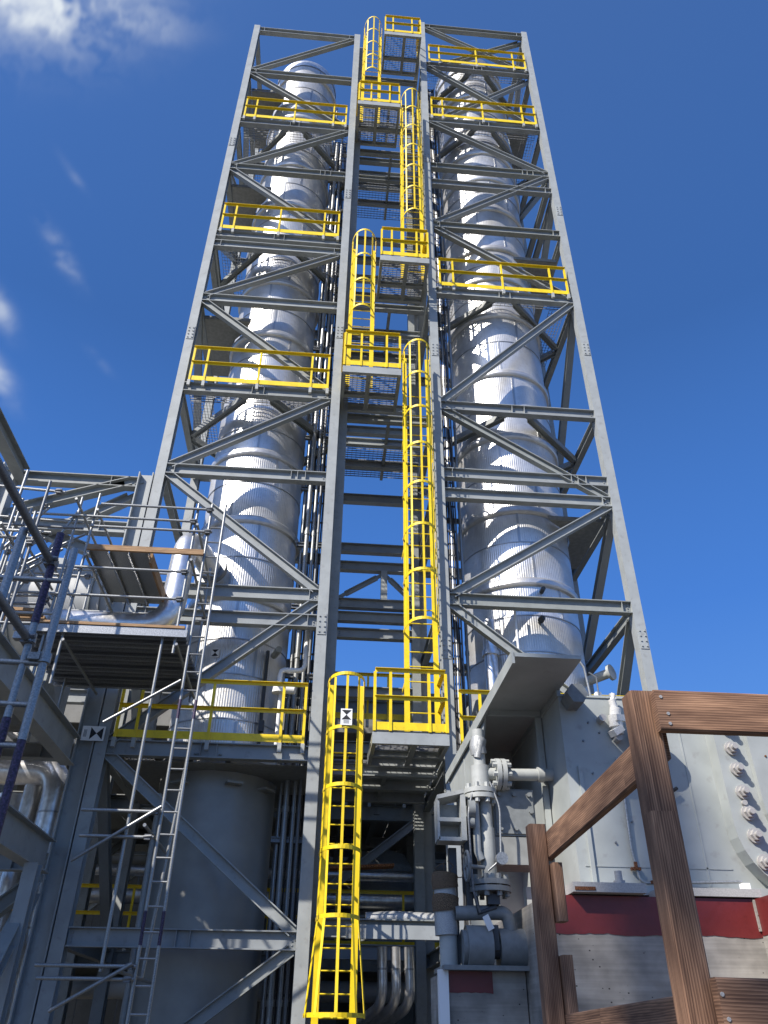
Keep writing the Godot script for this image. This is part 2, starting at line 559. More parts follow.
func side_plate(fr: Node3D, xs: float, y: float, vx: float, r: float) -> void:
	# chequer plate between the side beam and the vessel, cut out round the vessel
	var s := signf(vx - xs)
	var pts := []
	pts.append(Vector3(xs + s * 0.12, y, -14.62))
	pts.append(Vector3(vx - s * 0.55, y, -14.62))
	for k in 7:
		var z := lerpf(-15.0, -16.8, k / 6.0)
		var dz := z - VZ
		pts.append(Vector3(vx - s * (sqrt(maxf(0.0, r * r - dz * dz)) + 0.06), y, z))
	pts.append(Vector3(xs + s * 0.12, y, -16.8))
	if s > 0: pts.reverse()
	var g := Geo.new().prism(pts, Vector3(0, 0.012, 0))
	g.box(Vector3((xs + s * 0.12 + vx - s * 0.55) / 2, y + 0.05, -14.6), Vector3(absf(vx - xs) - 0.67, 0.12, 0.01))
	part("floor_plate", g, M.plate, fr)

func grating_geo(x0: float, x1: float, z0: float, z1: float, y: float, step := 0.04, along_x := true, h := 0.032) -> Geo:
	var g := Geo.new()
	if along_x:
		var n := int((z1 - z0) / step)
		for i in n + 1:
			g.box(Vector3((x0 + x1) / 2, y, z0 + i * (z1 - z0) / n), Vector3(x1 - x0, h, 0.006))
		var m := int((x1 - x0) / 0.11)
		for i in m + 1:
			g.box(Vector3(x0 + i * (x1 - x0) / m, y + h / 2 - 0.004, (z0 + z1) / 2), Vector3(0.008, 0.008, z1 - z0))
	else:
		var n := int((x1 - x0) / step)
		for i in n + 1:
			g.box(Vector3(x0 + i * (x1 - x0) / n, y, (z0 + z1) / 2), Vector3(0.006, h, z1 - z0))
		var m := int((z1 - z0) / 0.11)
		for i in m + 1:
			g.box(Vector3((x0 + x1) / 2, y + h / 2 - 0.004, z0 + i * (z1 - z0) / m), Vector3(x1 - x0, 0.008, 0.008))
	return g

func grating(parent: Node3D, x0: float, x1: float, z0: float, z1: float, y: float, step := 0.04, along_x := true) -> void:
	var o := part("grating", grating_geo(x0, x1, z0, z1, y, step, along_x), M.grating, parent)
	o.set_meta("kind", "stuff")

func rail_run(p: Node3D, a: Vector3, b: Vector3, posts: Array, toe := true, m: Material = null, feet := true) -> void:
	if m == null: m = M.yellow
	var d := (b - a).normalized()
	var out := d.cross(Vector3.UP) * -1.0
	if out.z < -0.1: out = -out
	for q in [["top_rail", 1.09], ["mid_rail", 0.57]]:
		var g := Geo.new().bar(a + Vector3.UP * q[1], b + Vector3.UP * q[1], 0.008, 0.06)
		g.bar(a + Vector3.UP * (q[1] + 0.034) + out * 0.028, b + Vector3.UP * (q[1] + 0.034) + out * 0.028, 0.064, 0.008)
		part(q[0], g, m, p)
	if toe:
		part("toe_plate", Geo.new().bar(a + Vector3.UP * 0.07, b + Vector3.UP * 0.07, 0.012, 0.14), m, p)
	for f in posts:
		var c := a.lerp(b, f)
		var g := Geo.new()
		g.bar(c + Vector3(0, -0.02, 0), c + Vector3(0, 1.062, 0), 0.05, 0.05, d)
		var o := part("post", g, m, p)
		if feet: part("post_bracket", Geo.new().box(c + Vector3(0, -0.1, 0), Vector3(0.07, 0.17, 0.07)), M.machine_pale, o)

func bay_platform(x0: float, x1: float, y: float, vx: float, r: float, label: String, solid_side := 0) -> void:
	var p := thing("handrail_platform", label, "platform", Vector3((x0 + x1) / 2, y, FRONT), "railed landings round the columns")
	rail_run(p, Vector3(x0 + 0.19, y + 0.03, FRONT + 0.03), Vector3(x1 - 0.19, y + 0.03, FRONT + 0.03), [0.008, 0.11, 0.49, 0.87, 0.992])
	grating(p, x0 + 0.16, x1 - 0.16, VZ + r + 0.06, FRONT - 0.28, y + 0.02, 0.075)
	grating(p, x0 + 0.16, vx - r - 0.08, VZ - 0.9, VZ + r, y + 0.02, 0.075, false)
	grating(p, vx + r + 0.08, x1 - 0.16, VZ - 0.9, VZ + r, y + 0.02, 0.075, false)

# ---------------------------------------------------------------- caged ladders and their landings
func ladder(xc: float, y0: float, y1: float, cage0: float, label: String, flare := false) -> void:
	var zl := -13.8
	var t := thing("caged_ladder", label, "ladder", Vector3(xc, y0, zl), "yellow caged ladders up the tower")
	var yt := y1 + 1.08
	for s in [-1.0, 1.0]:
		var g := Geo.new()
		g.box(Vector3(xc + s * 0.285, (y0 + yt) / 2, zl), Vector3(0.105, yt - y0, 0.012))
		g.box(Vector3(xc + s * 0.322, (y0 + yt) / 2, zl - 0.03), Vector3(0.012, yt - y0, 0.05))
		part("side_rail", g, M.yellow, t)
	var rung := mesh_of(Geo.new().tube([Vector3(-0.25, 0, 0), Vector3(0.25, 0, 0)], 0.013, 6), Vector3.ZERO, M.yellow)
	var y := y0 + 0.3
	while y < y1 + 0.05:
		copy_part("rung", rung, Vector3(xc, y, zl - 0.01), t)
		y += 0.305
	# hoops
	var hoop := Geo.new()
	var seg := 18
	var hw := 0.345
	var hd := 0.70
	var hoop_pt := func(f: float, k := 1.0) -> Vector3:
		var a := PI * f
		return Vector3(-hw * k * cos(a), 0, hd * k * pow(sin(a), 0.72))
	var mk := func(k: float) -> Geo:
		var g := Geo.new()
		for i in seg:
			g.bar(hoop_pt.call(float(i) / seg, k), hoop_pt.call(float(i + 1) / seg, k), 0.008, 0.06)
		return g
	hoop = mk.call(1.0)
	var hoop_mesh := mesh_of(hoop, Vector3.ZERO, M.yellow_plain)
	var hy := []
	var n := int(round((yt - cage0) / 1.05))
	for i in n + 1: hy.append(lerpf(cage0, yt - 0.03, float(i) / n))
	for i in hy.size():
		if flare and i == 0: continue
		copy_part("hoop", hoop_mesh, Vector3(xc, hy[i], zl), t)
	var yb: float = hy[1] if flare else cage0
	if flare:
		var wide: Geo = mk.call(1.33)
		var me := mesh_of(wide, Vector3.ZERO, M.yellow_plain)
		copy_part("hoop", me, Vector3(xc, cage0 - 0.3, zl), t)
	for f in [0.1, 0.28, 0.5, 0.72, 0.9]:
		var o: Vector3 = hoop_pt.call(f, 1.0) + Vector3(xc, 0, zl)
		var nrm := Vector3((o - Vector3(xc, 0, zl)).x, 0, (o - Vector3(xc, 0, zl)).z * 0.5).normalized()
		var q := o - nrm * 0.01
		var g := Geo.new()
		g.bar(Vector3(q.x, yb, q.z), Vector3(q.x, yt, q.z), 0.008, 0.045, Vector3.UP.cross(nrm))
		if flare:
			var w: Vector3 = hoop_pt.call(f, 1.33) + Vector3(xc, cage0 - 0.3, zl)
			g.bar(w, Vector3(q.x, yb, q.z), 0.01, 0.045, Vector3.UP.cross(nrm))
		part("cage_strap", g, M.yellow_plain, t)
	# brackets back to the tower
	y = y0 + 1.2
	while y < y1:
		var g := Geo.new()
		for s in [-1.0, 1.0]:
			g.box(Vector3(xc + s * 0.32, y, zl - 0.26), Vector3(0.012, 0.07, 0.42))
		part("stand_off", g, M.yellow, t)
		y += 3.0

func landing(x0: float, x1: float, y: float, gap_left: bool, label: String) -> Node3D:
	# a projecting landing; the ladder from below arrives on the side gap_left says
	var zf := -13.1
	var zb := -14.5
	var p := thing("ladder_landing", label, "platform", Vector3((x0 + x1) / 2, y, zf), "landings between the caged ladders")
	part("edge_channel", Geo.new().channel(Vector3(x0, y - 0.11, zf), Vector3(x1, y - 0.11, zf), 0.2, 0.07, Vector3(0, 0, -1)), M.steel, p)
	part("edge_channel", Geo.new().channel(Vector3(x0, y - 0.11, zb), Vector3(x1, y - 0.11, zb), 0.2, 0.07, Vector3(0, 0, 1)), M.steel, p)
	for x in [x0 + 0.005, x1 - 0.005]:
		part("edge_channel", Geo.new().channel(Vector3(x, y - 0.11, zf - 0.01), Vector3(x, y - 0.11, zb + 0.01), 0.198, 0.06, Vector3(signf((x0 + x1) / 2 - x), 0, 0)), M.steel_b, p)
	var xm := x0 + (x1 - x0) * (0.55 if gap_left else 0.45)
	part("joist", Geo.new().ibeam(Vector3(xm, y - 0.13, zf - 0.08), Vector3(xm, y - 0.13, zb + 0.08), 0.15, 0.1), M.steel_b, p)
	part("joist", Geo.new().ibeam(Vector3(x0 + 0.07, y - 0.13, -13.95), Vector3(x1 - 0.07, y - 0.13, -13.95), 0.13, 0.1), M.steel_b, p)
	grating(p, x0 + 0.03, x1 - 0.03, zb + 0.03, zf - 0.03, y + 0.01, 0.07)
	rail_run(p, Vector3(x0 + 0.03, y + 0.03, zf), Vector3(x1 - 0.03, y + 0.03, zf), [0.0, 0.22 if gap_left else 0.3, 0.76, 1.0], true, null, false)
	var far := x1 - 0.03 if gap_left else x0 + 0.03
	rail_run(p, Vector3(far, y + 0.03, zf - 0.06), Vector3(far, y + 0.03, FRONT + 0.02), [1.0], true, null, false)
	return p

func center_level(fr: Node3D, y: float) -> void:
	var x0 := 0.15
	var x1 := XC - 0.15
	for z in [-14.75, -15.7, -16.65]:
		beam_x(fr, x0, x1, y - 0.03, z, 0.22, 0.14)
	part("joist", Geo.new().ibeam(Vector3(1.25, y - 0.09, -14.85), Vector3(1.25, y - 0.09, -17.3), 0.12, 0.08), M.steel_b, fr)
	grating(fr, x0, x1, -17.35, -15.75 if y > 10 else -14.6, y, 0.09 if y > 10 else 0.05)

func build_tower() -> void:
	var left := thing("tower_frame", "grey steel tower bay carrying the slimmer silver column", "steel frame", Vector3((XA + XB) / 2, 0, VZ))
	tower_bay(left, XA, XB, LV, [[0, LV[1], 1, LV[0]], [0, LV[1], 1, LV[2]], [0, LV[3], 1, LV[2]], [0, LV[3], 1, LV[4]], [0, LV[6], 1, LV[5]], [0, LV[6], 1, LV[7]], [0, LV[8], 1, LV[7]], [0, LV[8], 1, LV[9]], [1, LV[9], 0, LV[11]], [0, LV[11], 1, LV[12]], [1, LV[12], 0, 0.3]], [2, 4, 7, 11])
	side_braces(left, XA, [[LV[1], LV[2]], [LV[3], LV[2]], [LV[4], LV[3]], [LV[6], LV[7]], [LV[8], LV[7]], [LV[9], LV[11]], [LV[11], LV[12]]])
	side_braces(left, XB, [[LV[3], LV[2]], [LV[6], LV[4]], [LV[8], LV[7]], [LV[11], LV[9]]])
	for y in [LV[1], LV[3], LV[6]]: side_plate(left, XA, y - 0.33, LVX, 1.13)
	var right := thing("tower_frame", "grey steel tower bay carrying the wider silver column", "steel frame", Vector3((XC + XD) / 2, 0, VZ))
	tower_bay(right, XC, XD, RV, [[0, RV[0], 1, RV[1]], [1, RV[0], 0, RV[1], 1], [0, RV[1], 1, RV[2]], [1, RV[1], 0, RV[2], 1], [0, RV[2], 1, RV[3]], [1, RV[3], 0, RV[5]], [0, RV[5], 1, RV[6]], [1, RV[6], 0, RV[7]], [0, RV[7], 1, RV[9]], [1, RV[9], 0, RV[10]], [0, RV[10], 1, RV[11]], [1, RV[11], 0, RV[12]]], [1, 2, 6, 7, 11], true)
	side_braces(right, XD, [[RV[0], RV[1]], [RV[3], RV[2]], [RV[4], RV[5]], [RV[6], RV[7] + 0.6], [RV[9], RV[10] + 0.2], [RV[10], RV[11]]])
	side_braces(right, XC, [[RV[2], RV[3]], [RV[5], RV[6]], [RV[9], RV[7]]])
	for y in [RV[2] + 1.6, RV[5] - 0.4, RV[9]]: side_plate(right, XD, y - 0.33, RVX, 1.31)
	var mid := thing("ladder_bay_frame", "recessed steel framing with floors between the two tower bays", "steel frame", Vector3(1.15, 0, VZ))
	for z in [-14.5, -17.3]:
		var g := Geo.new().ibeam(Vector3(0.072, 0, z), Vector3(0.072, 33.0, z), 0.22, 0.225, Vector3(0, 0, 1))
		part("column", g, M.steel_b, mid)
	part("column", Geo.new().ibeam(Vector3(2.16, 0, -17.3), Vector3(2.16, 33.0, -17.3), 0.22, 0.2, Vector3(0, 0, 1)), M.steel_b, mid)
	for y in [5.9, 14.66, 18.85, 26.6, 31.5]: center_level(mid, y)
	for y in [13.95, 16.4, 20.4, 25.3, 30.3, 12.35, 11.8, 10.72, 10.35, 9.9, 8.4, 7.1, 17.3, 22.3, 23.2, 24.2, 28.6, 29.4, 33.0, 3.1, 3.6]:
		beam_x(mid, 0.22, 2.06, y, -17.3, 0.26, 0.18)
	beam_x(mid, 0.02, 2.27, 3.22, -14.4, 0.28, 0.2)
	brace(mid, Vector3(0.2, 10.75, -17.3), Vector3(1.36, 11.5, -17.3), 0.12, 0.1)
	brace(mid, Vector3(2.1, 10.75, -17.3), Vector3(1.36, 11.5, -17.3), 0.12, 0.1)
	part("post", Geo.new().ibeam(Vector3(1.36, 10.7, -17.28), Vector3(1.36, 11.55, -17.28), 0.16, 0.16, Vector3(0, 0, 1)), M.steel, mid)
	# platforms
	bay_platform(XA, XB, LV[2], LVX, 1.13, "yellow railed platform highest on the slimmer column")
	bay_platform(XA, XB, LV[4], LVX, 1.13, "yellow railed platform second from top on the slimmer column")
	bay_platform(XA, XB, LV[7], LVX, 1.13, "yellow railed platform third from top on the slimmer column")
	bay_platform(XA, XB, LV[11], LVX, 1.13, "yellow railed platform at the foot of the slimmer column's cladding")
	for s2 in [-1.0, 1.0]:
		var pts := []
		var xo := XA + 0.1 if s2 < 0 else XB - 0.1
		pts.append(Vector3(xo, LV[11] - 0.29, -14.3)); pts.append(Vector3(LVX, LV[11] - 0.29, -14.3))
		for k in 9:
			var a := PI * k / 8.0
			pts.append(Vector3(LVX + s2 * 1.16 * sin(a), LV[11] - 0.29, VZ + 1.16 * cos(a)))
		pts.append(Vector3(LVX, LV[11] - 0.29, -17.5)); pts.append(Vector3(xo, LV[11] - 0.29, -17.5))
		if s2 > 0: pts.reverse()
		part("floor_plate", Geo.new().prism(pts, Vector3(0, 0.012, 0)), M.plate, left)
	bay_platform(XC, XD, RV[1], RVX, 1.31, "yellow railed platform at the top of the wider column")
	bay_platform(XC, XD, RV[2], RVX, 1.31, "yellow railed platform second from top on the wider column")
	bay_platform(XC, XD, RV[6], RVX, 1.31, "yellow railed platform halfway up the wider column")
	bay_platform(XC, XD, RV[11], RVX, 1.31, "yellow railed platform low on the wider column behind the machine hood")
	landing(0.86, 2.2, 5.97, true, "lowest ladder landing, above the flared cage bottom")
	landing(0.0, 1.39, 14.71, false, "ladder landing at the top of the longest caged ladder")
	landing(0.84, 2.16, 18.9, true, "ladder landing level with the wider column's middle platform")
	landing(0.02, 1.4, 26.67, false, "ladder landing level with the slimmer column's highest platform")
	landing(0.84, 2.18, 31.56, true, "topmost ladder landing at the summit of the tower")
	ladder(0.40, 0.0, 5.97, 2.15, "lowest caged ladder with a flared cage bottom and a target plate", true)
	ladder(1.83, 5.97, 14.71, 8.2, "longest caged ladder rising from the lowest landing")
	ladder(0.42, 14.71, 18.9, 16.9, "short caged ladder third from the ground")
	ladder(1.80, 18.9, 26.67, 21.1, "long caged ladder fourth from the ground")
	ladder(0.45, 26.67, 31.56, 28.9, "caged ladder to the topmost landing")
	target_plate(Vector3(0.40, 6.2, -13.085), 0.2, 0.29, Vector3(0, 0, 1), true, "white target plate with black hourglass on the lowest ladder cage")

func target_plate(c: Vector3, w: float, h: float, nrm: Vector3, hour: bool, label: String) -> void:
	var t := thing("target_plate", label, "sign", c, "survey target plates")
	var x := Vector3.UP.cross(nrm).normalized()
	var b := Basis(x, Vector3.UP, nrm)
	part("plate", Geo.new().box(c, Vector3(w, h, 0.008), b), M.white, t)
	var f := nrm * 0.006
	var s := minf(w, h) * 0.42
	var o := c + (Vector3.UP * (h - w) * 0.4 if h > w else x * (w - h) * 0.42) + f
	var g := Geo.new()
	if hour:
		for k in [-1.0, 1.0]:
			g.prism([o, o + x * s * k + Vector3.UP * s * k, o - x * s * k + Vector3.UP * s * k], nrm * 0.002)
	else:
		for k in [-1.0, 1.0]:
			g.prism([o, o + x * s * k - Vector3.UP * s * k, o + x * s * k + Vector3.UP * s * k], nrm * 0.002)
	part("target_mark", g, M.black, t)
	var l := Geo.new()
	for i in 3:
		if h > w: l.box(c + Vector3.UP * (-h * 0.24 - i * h * 0.07) + f, Vector3(w * 0.5, h * 0.03, 0.002), b)
		else: l.box(c - x * (w * 0.30 + i * w * 0.05) + f, Vector3(w * 0.022, h * 0.5, 0.002), b)
	part("print", l, M.galv_dark, t)

# ---------------------------------------------------------------- the two columns
func vessel(label: String, vx: float, r: float, top: float, bottom: float, rings: Array, waves: int) -> Node3D:
	var t := thing("process_column", label, "process vessel", Vector3(vx, 0, VZ))
	var c := Vector3(vx, 0, VZ)
	var marks := rings.duplicate()
	marks.append(top); marks.append(bottom)
	marks.sort()
	var k := 0
	var strap := Geo.new()
	for i in marks.size() - 1:
		var a: float = marks[i]
		var b: float = marks[i + 1]
		var n := maxi(1, int(round((b - a) / 0.92)))
		for j in n:
			var y0 := lerpf(a, b, float(j) / n)
			var y1 := lerpf(a, b, float(j + 1) / n)
			if j > 0: y0 += 0.09 * sin(k * 2.3 + vx)
			if j < n - 1: y1 += 0.09 * sin((k + 1) * 2.3 + vx)
			part("cladding_sheet", Geo.new().corrugated(c, r - 0.004 + 0.003 * (k % 2), y0, y1 + 0.02, waves, 0.0026 if y0 < 13.0 else 0.0011), M.clad[(k * 7 + k / 3) % 4], t)
			if j > 0: part("strap", Geo.new().lathe(c, [[r + 0.002, y0 - 0.012], [r + 0.014, y0 - 0.012], [r + 0.014, y0 + 0.012], [r + 0.002, y0 + 0.012]], 96), M.strap, t)
			# lap joint of the sheet, a flat vertical strip
			var an: float = -PI / 2 + [0.28, -0.35, 0.5, 0.05, -0.15][k % 5]
			var d := Vector3(cos(an), 0, -sin(an))
			var g := Geo.new().box(c + d * (r + 0.006) + Vector3.UP * (y0 + y1) / 2, Vector3(0.012, y1 - y0 - 0.03, 0.05), Basis(d, Vector3.UP, d.cross(Vector3.UP)))
			part("lap_joint", g, M.strap, t)
			k += 1
	for y in rings:
		part("stiffener_ring", Geo.new().lathe(c, [[r, y - 0.11], [r + 0.055, y - 0.09], [r + 0.075, y - 0.05], [r + 0.075, y + 0.05], [r + 0.055, y + 0.09], [r, y + 0.11]], 128), M.ring, t)
	var dome := []
	for i in 9:
		var a := PI / 2 * i / 8.0
		dome.append([(r + 0.02) * cos(a), top + 0.02 + 0.45 * sin(a)])
	dome.push_front([r + 0.02, top - 0.3])
	part("head", Geo.new().lathe(c, dome, 96), M.smooth_clad, t)
	return t

func build_vessels() -> void:
	var l := vessel("slimmer tall silver corrugated column on a grey painted skirt", LVX, 1.13, 32.3, 5.75, [31.3, 28.4, 25.48, 23.32, 21.6, 19.53, 17.41, 15.6, 13.27, 11.31, 9.35], 140)
	var c := Vector3(LVX, 0, VZ)
	part("skirt", Geo.new().lathe(c, [[1.13, 0.0], [1.13, 5.74]], 96), M.skirt, l)
	part("base_ring", Geo.new().lathe(c, [[1.12, 0.02], [1.35, 0.02], [1.35, 0.08], [1.12, 0.08]], 64), M.skirt, l)
	for q in [[0.35, 5.4], [-0.5, 5.35], [0.95, 5.3]]:   # skirt vent gussets
		var a: float = q[0] - PI / 2
		var d := Vector3(cos(a), 0, -sin(a))
		part("lug", Geo.new().box(c + d * 1.22 + Vector3.UP * 5.45, Vector3(0.22, 0.04, 0.3), Basis(d, Vector3.UP, d.cross(Vector3.UP))), M.skirt, l)
	# access door and pipe down the skirt
	part("skirt_pipe", Geo.new().tube([Vector3(-2.95, 0.2, -15.1), Vector3(-2.95, 5.3, -15.1)], 0.05, 10), M.machine_pale, l)
	# conduit with small lamp on the cladding
	part("conduit", Geo.new().tube([Vector3(-1.22, 5.9, -14.98), Vector3(-1.22, 8.2, -14.98)], 0.035, 8), M.dark, l)
	part("conduit_box", Geo.new().box(Vector3(-1.2, 6.6, -14.95), Vector3(0.1, 0.22, 0.1)), M.dark, l)
	part("nozzle", Geo.new().tube([Vector3(-1.1, 8.15, -15.1), Vector3(-0.98, 8.15, -14.75)], 0.07, 12), M.machine_pale, l)
	var w := vessel("wider tall silver corrugated column standing over the grey machine", RVX, 1.31, 33.4, 7.4, [32.62, 30.6, 28.37, 26.8, 25.28, 23.6, 21.6, 20.2, 18.59, 16.32, 14.13, 11.87, 9.94], 162)
	c = Vector3(RVX, 0, VZ)
	part("skirt", Geo.new().lathe(c, [[1.33, 0.0], [1.33, 7.1], [1.40, 7.22], [1.40, 7.45], [1.30, 7.5]], 96), M.machine_pale, w)
	part("thermowell", Geo.new().tube([Vector3(4.5, 8.95, -14.6), Vector3(4.5, 8.95, -14.38)], 0.045, 10).tube([Vector3(4.5, 8.95, -14.38), Vector3(4.44, 8.86, -14.3)], 0.07, 10), M.dark, w)
	part("thermowell", Geo.new().tube([Vector3(4.62, 9.7, -14.6), Vector3(4.62, 9.7, -14.42)], 0.05, 10), M.dark, w)
	part("nozzle", Geo.new().tube([Vector3(5.55, 7.9, -15.2), Vector3(5.95, 7.95, -14.75)], 0.1, 14).disc(Vector3(5.95, 7.95, -14.75), Vector3(0.66, 0.08, 0.74).normalized(), 0.17, 0.06), M.machine_pale, w)
	var target := [[-2.26, 8.02, "white-edged black target sticker nearer the scaffold on the slimmer column"], [-1.72, 8.02, "black target sticker further from the scaffold on the slimmer column"]]
	for q in target:
		var dz := sqrt(1.13 * 1.13 - (q[0] - LVX) * (q[0] - LVX))
		var nrm := Vector3(q[0] - LVX, 0, dz).normalized()
		target_plate(Vector3(LVX, q[1], VZ) + nrm * 1.152, 0.17, 0.18, nrm, true, q[2])

func riser(called: String, label: String, category: String, x: float, z: float, y0: float, y1: float, r: float, m: Material, group: String) -> void:
	var t := thing(called, label, category, Vector3(x, y0, z), group)
	part("pipe", Geo.new().tube([Vector3(x, y0, z), Vector3(x, y1, z)], r, 10), m, t)
	var y := y0 + 2.0
	while y < y1:
		part("coupling", Geo.new().tube([Vector3(x, y, z), Vector3(x, y + 0.1, z)], r * 1.3, 10), m, t)
		y += 3.1

func build_risers() -> void:
	var g1 := "riser pipes beside the slimmer column"
	riser("riser_pipe", "bright steel riser pipe, widest in the row beside the slimmer column", "pipe", -0.62, -15.3, 0, 27.8, 0.055, M.galv, g1)
	riser("riser_pipe", "bright steel riser pipe between the widest riser and the tower", "pipe", -0.47, -15.35, 0, 29.5, 0.04, M.galv, g1)
	riser("riser_pipe", "thin riser pipe reaching highest beside the slimmer column", "pipe", -0.74, -15.5, 0, 30.5, 0.03, M.galv, g1)
	riser("riser_pipe", "dark thin riser pipe nearest the tower column", "pipe", -0.36, -15.2, 0, 24.0, 0.03, M.galv_dark, g1)
	var y := 3.0
	var n := 0
	while y < 30.5:
		var o := part("pipe_bracket", Geo.new().ibeam(Vector3(-0.85, y, -15.42), Vector3(-0.14, y, -15.42), 0.1, 0.09), M.galv_dark)
		metas(o, "short dark steel bracket holding the riser pipes beside the slimmer column", "bracket", "brackets of the riser pipes")
		y += 1.62
		n += 1
	# cable ladder on the other side
	var t := thing("cable_ladder", "dark vertical cable ladder beside the wider column", "cable tray", Vector3(2.9, 0, -14.7))
	for x in [2.52, 2.82]:
		part("side_rail", Geo.new().box(Vector3(x, 15.5, -14.72), Vector3(0.02, 31, 0.1)), M.galv_dark, t)
	var rung := mesh_of(Geo.new().box(Vector3.ZERO, Vector3(0.28, 0.04, 0.03)), Vector3.ZERO, M.galv_dark)
	y = 0.4
	while y < 31:
		copy_part("rung", rung, Vector3(2.67, y, -14.74), t)
		y += 0.35
	for k in 6:
		var x := 2.56 + k * 0.043
		var pth := []
		for j in 40: pth.append(Vector3(x + 0.012 * sin(j * 1.7 + k), 0.1 + j * 0.79, -14.69 + 0.006 * cos(j * 2.1 + k * 2)))
		part("cable", Geo.new().tube(pth, 0.019, 6), M.cable if k % 3 else M.galv, t)
	var t2 := thing("cable_ladder", "dark vertical cable ladder added behind the riser pipes of the slimmer column to block the sky", "cable tray", Vector3(-0.55, 0, -16.4))  # added to darken the gaps between the risers by blocking the sky
	for x in [-0.82, -0.28]:
		part("side_rail", Geo.new().box(Vector3(x, 15.0, -16.4), Vector3(0.02, 30, 0.1)), M.galv_dark, t2)
	y = 0.4
	while y < 30:
		part("rung", Geo.new().box(Vector3(-0.55, y, -16.42), Vector3(0.53, 0.04, 0.03)), M.galv_dark, t2)
		y += 0.6
	for k in 12:
		var x := -0.78 + k * 0.042
		var pth := []
		for j in 40: pth.append(Vector3(x + 0.012 * sin(j * 1.3 + k), 0.1 + j * 0.76, -16.37 + 0.006 * cos(j * 2.1 + k * 2)))
		part("cable", Geo.new().tube(pth, 0.02, 6), M.cable if k % 3 else M.galv_dark, t2)
	riser("drain_pipe", "silver insulated pipe rising beside the wider column's foot", "pipe", 3.42, -14.75, 0, 9.0, 0.14, M.smooth_clad, "")
	riser("instrument_pipe", "thin white pipe with a short arm beside the silver insulated pipe", "pipe", 3.9, -14.3, 5.9, 9.3, 0.025, M.white, "")
	riser("riser_pipe", "pale riser pipe between cable ladder and wider column", "pipe", 2.93, -14.78, 0, 31.0, 0.035, M.galv, "")
	y = 2.4
	while y < 31.0:
		var o := part("pipe_bracket", Geo.new().ibeam(Vector3(2.45, y, -14.9), Vector3(3.0, y, -14.9), 0.1, 0.09), M.galv_dark)
		metas(o, "short dark steel bracket behind the cable ladder", "bracket", "brackets of the cable ladder")
		y += 1.85
	# white pipe with valve by the slimmer column's foot
	t = thing("vent_pipe", "white bent pipe with a valve above the lowest railed platform", "pipe", Vector3(-0.6, 6.0, -14.5))
	part("pipe", Geo.new().tube([Vector3(-0.42, 8.6, -14.55), Vector3(-0.42, 7.75, -14.55), Vector3(-0.45, 7.66, -14.55), Vector3(-0.52, 7.62, -14.55), Vector3(-0.82, 7.62, -14.55), Vector3(-0.88, 7.59, -14.55), Vector3(-0.9, 7.5, -14.55), Vector3(-0.9, 7.3, -14.55)], 0.05, 12), M.white, t)
	part("valve_body", Geo.new().tube([Vector3(-0.95, 7.25, -14.55), Vector3(-0.58, 7.2, -14.5)], 0.1, 12).disc(Vector3(-0.9, 7.2, -14.5), Vector3.UP, 0.13, 0.16), M.white, t)
	part("pipe", Geo.new().tube([Vector3(-0.86, 7.15, -14.55), Vector3(-0.86, 6.0, -14.55)], 0.04, 10), M.white, t)

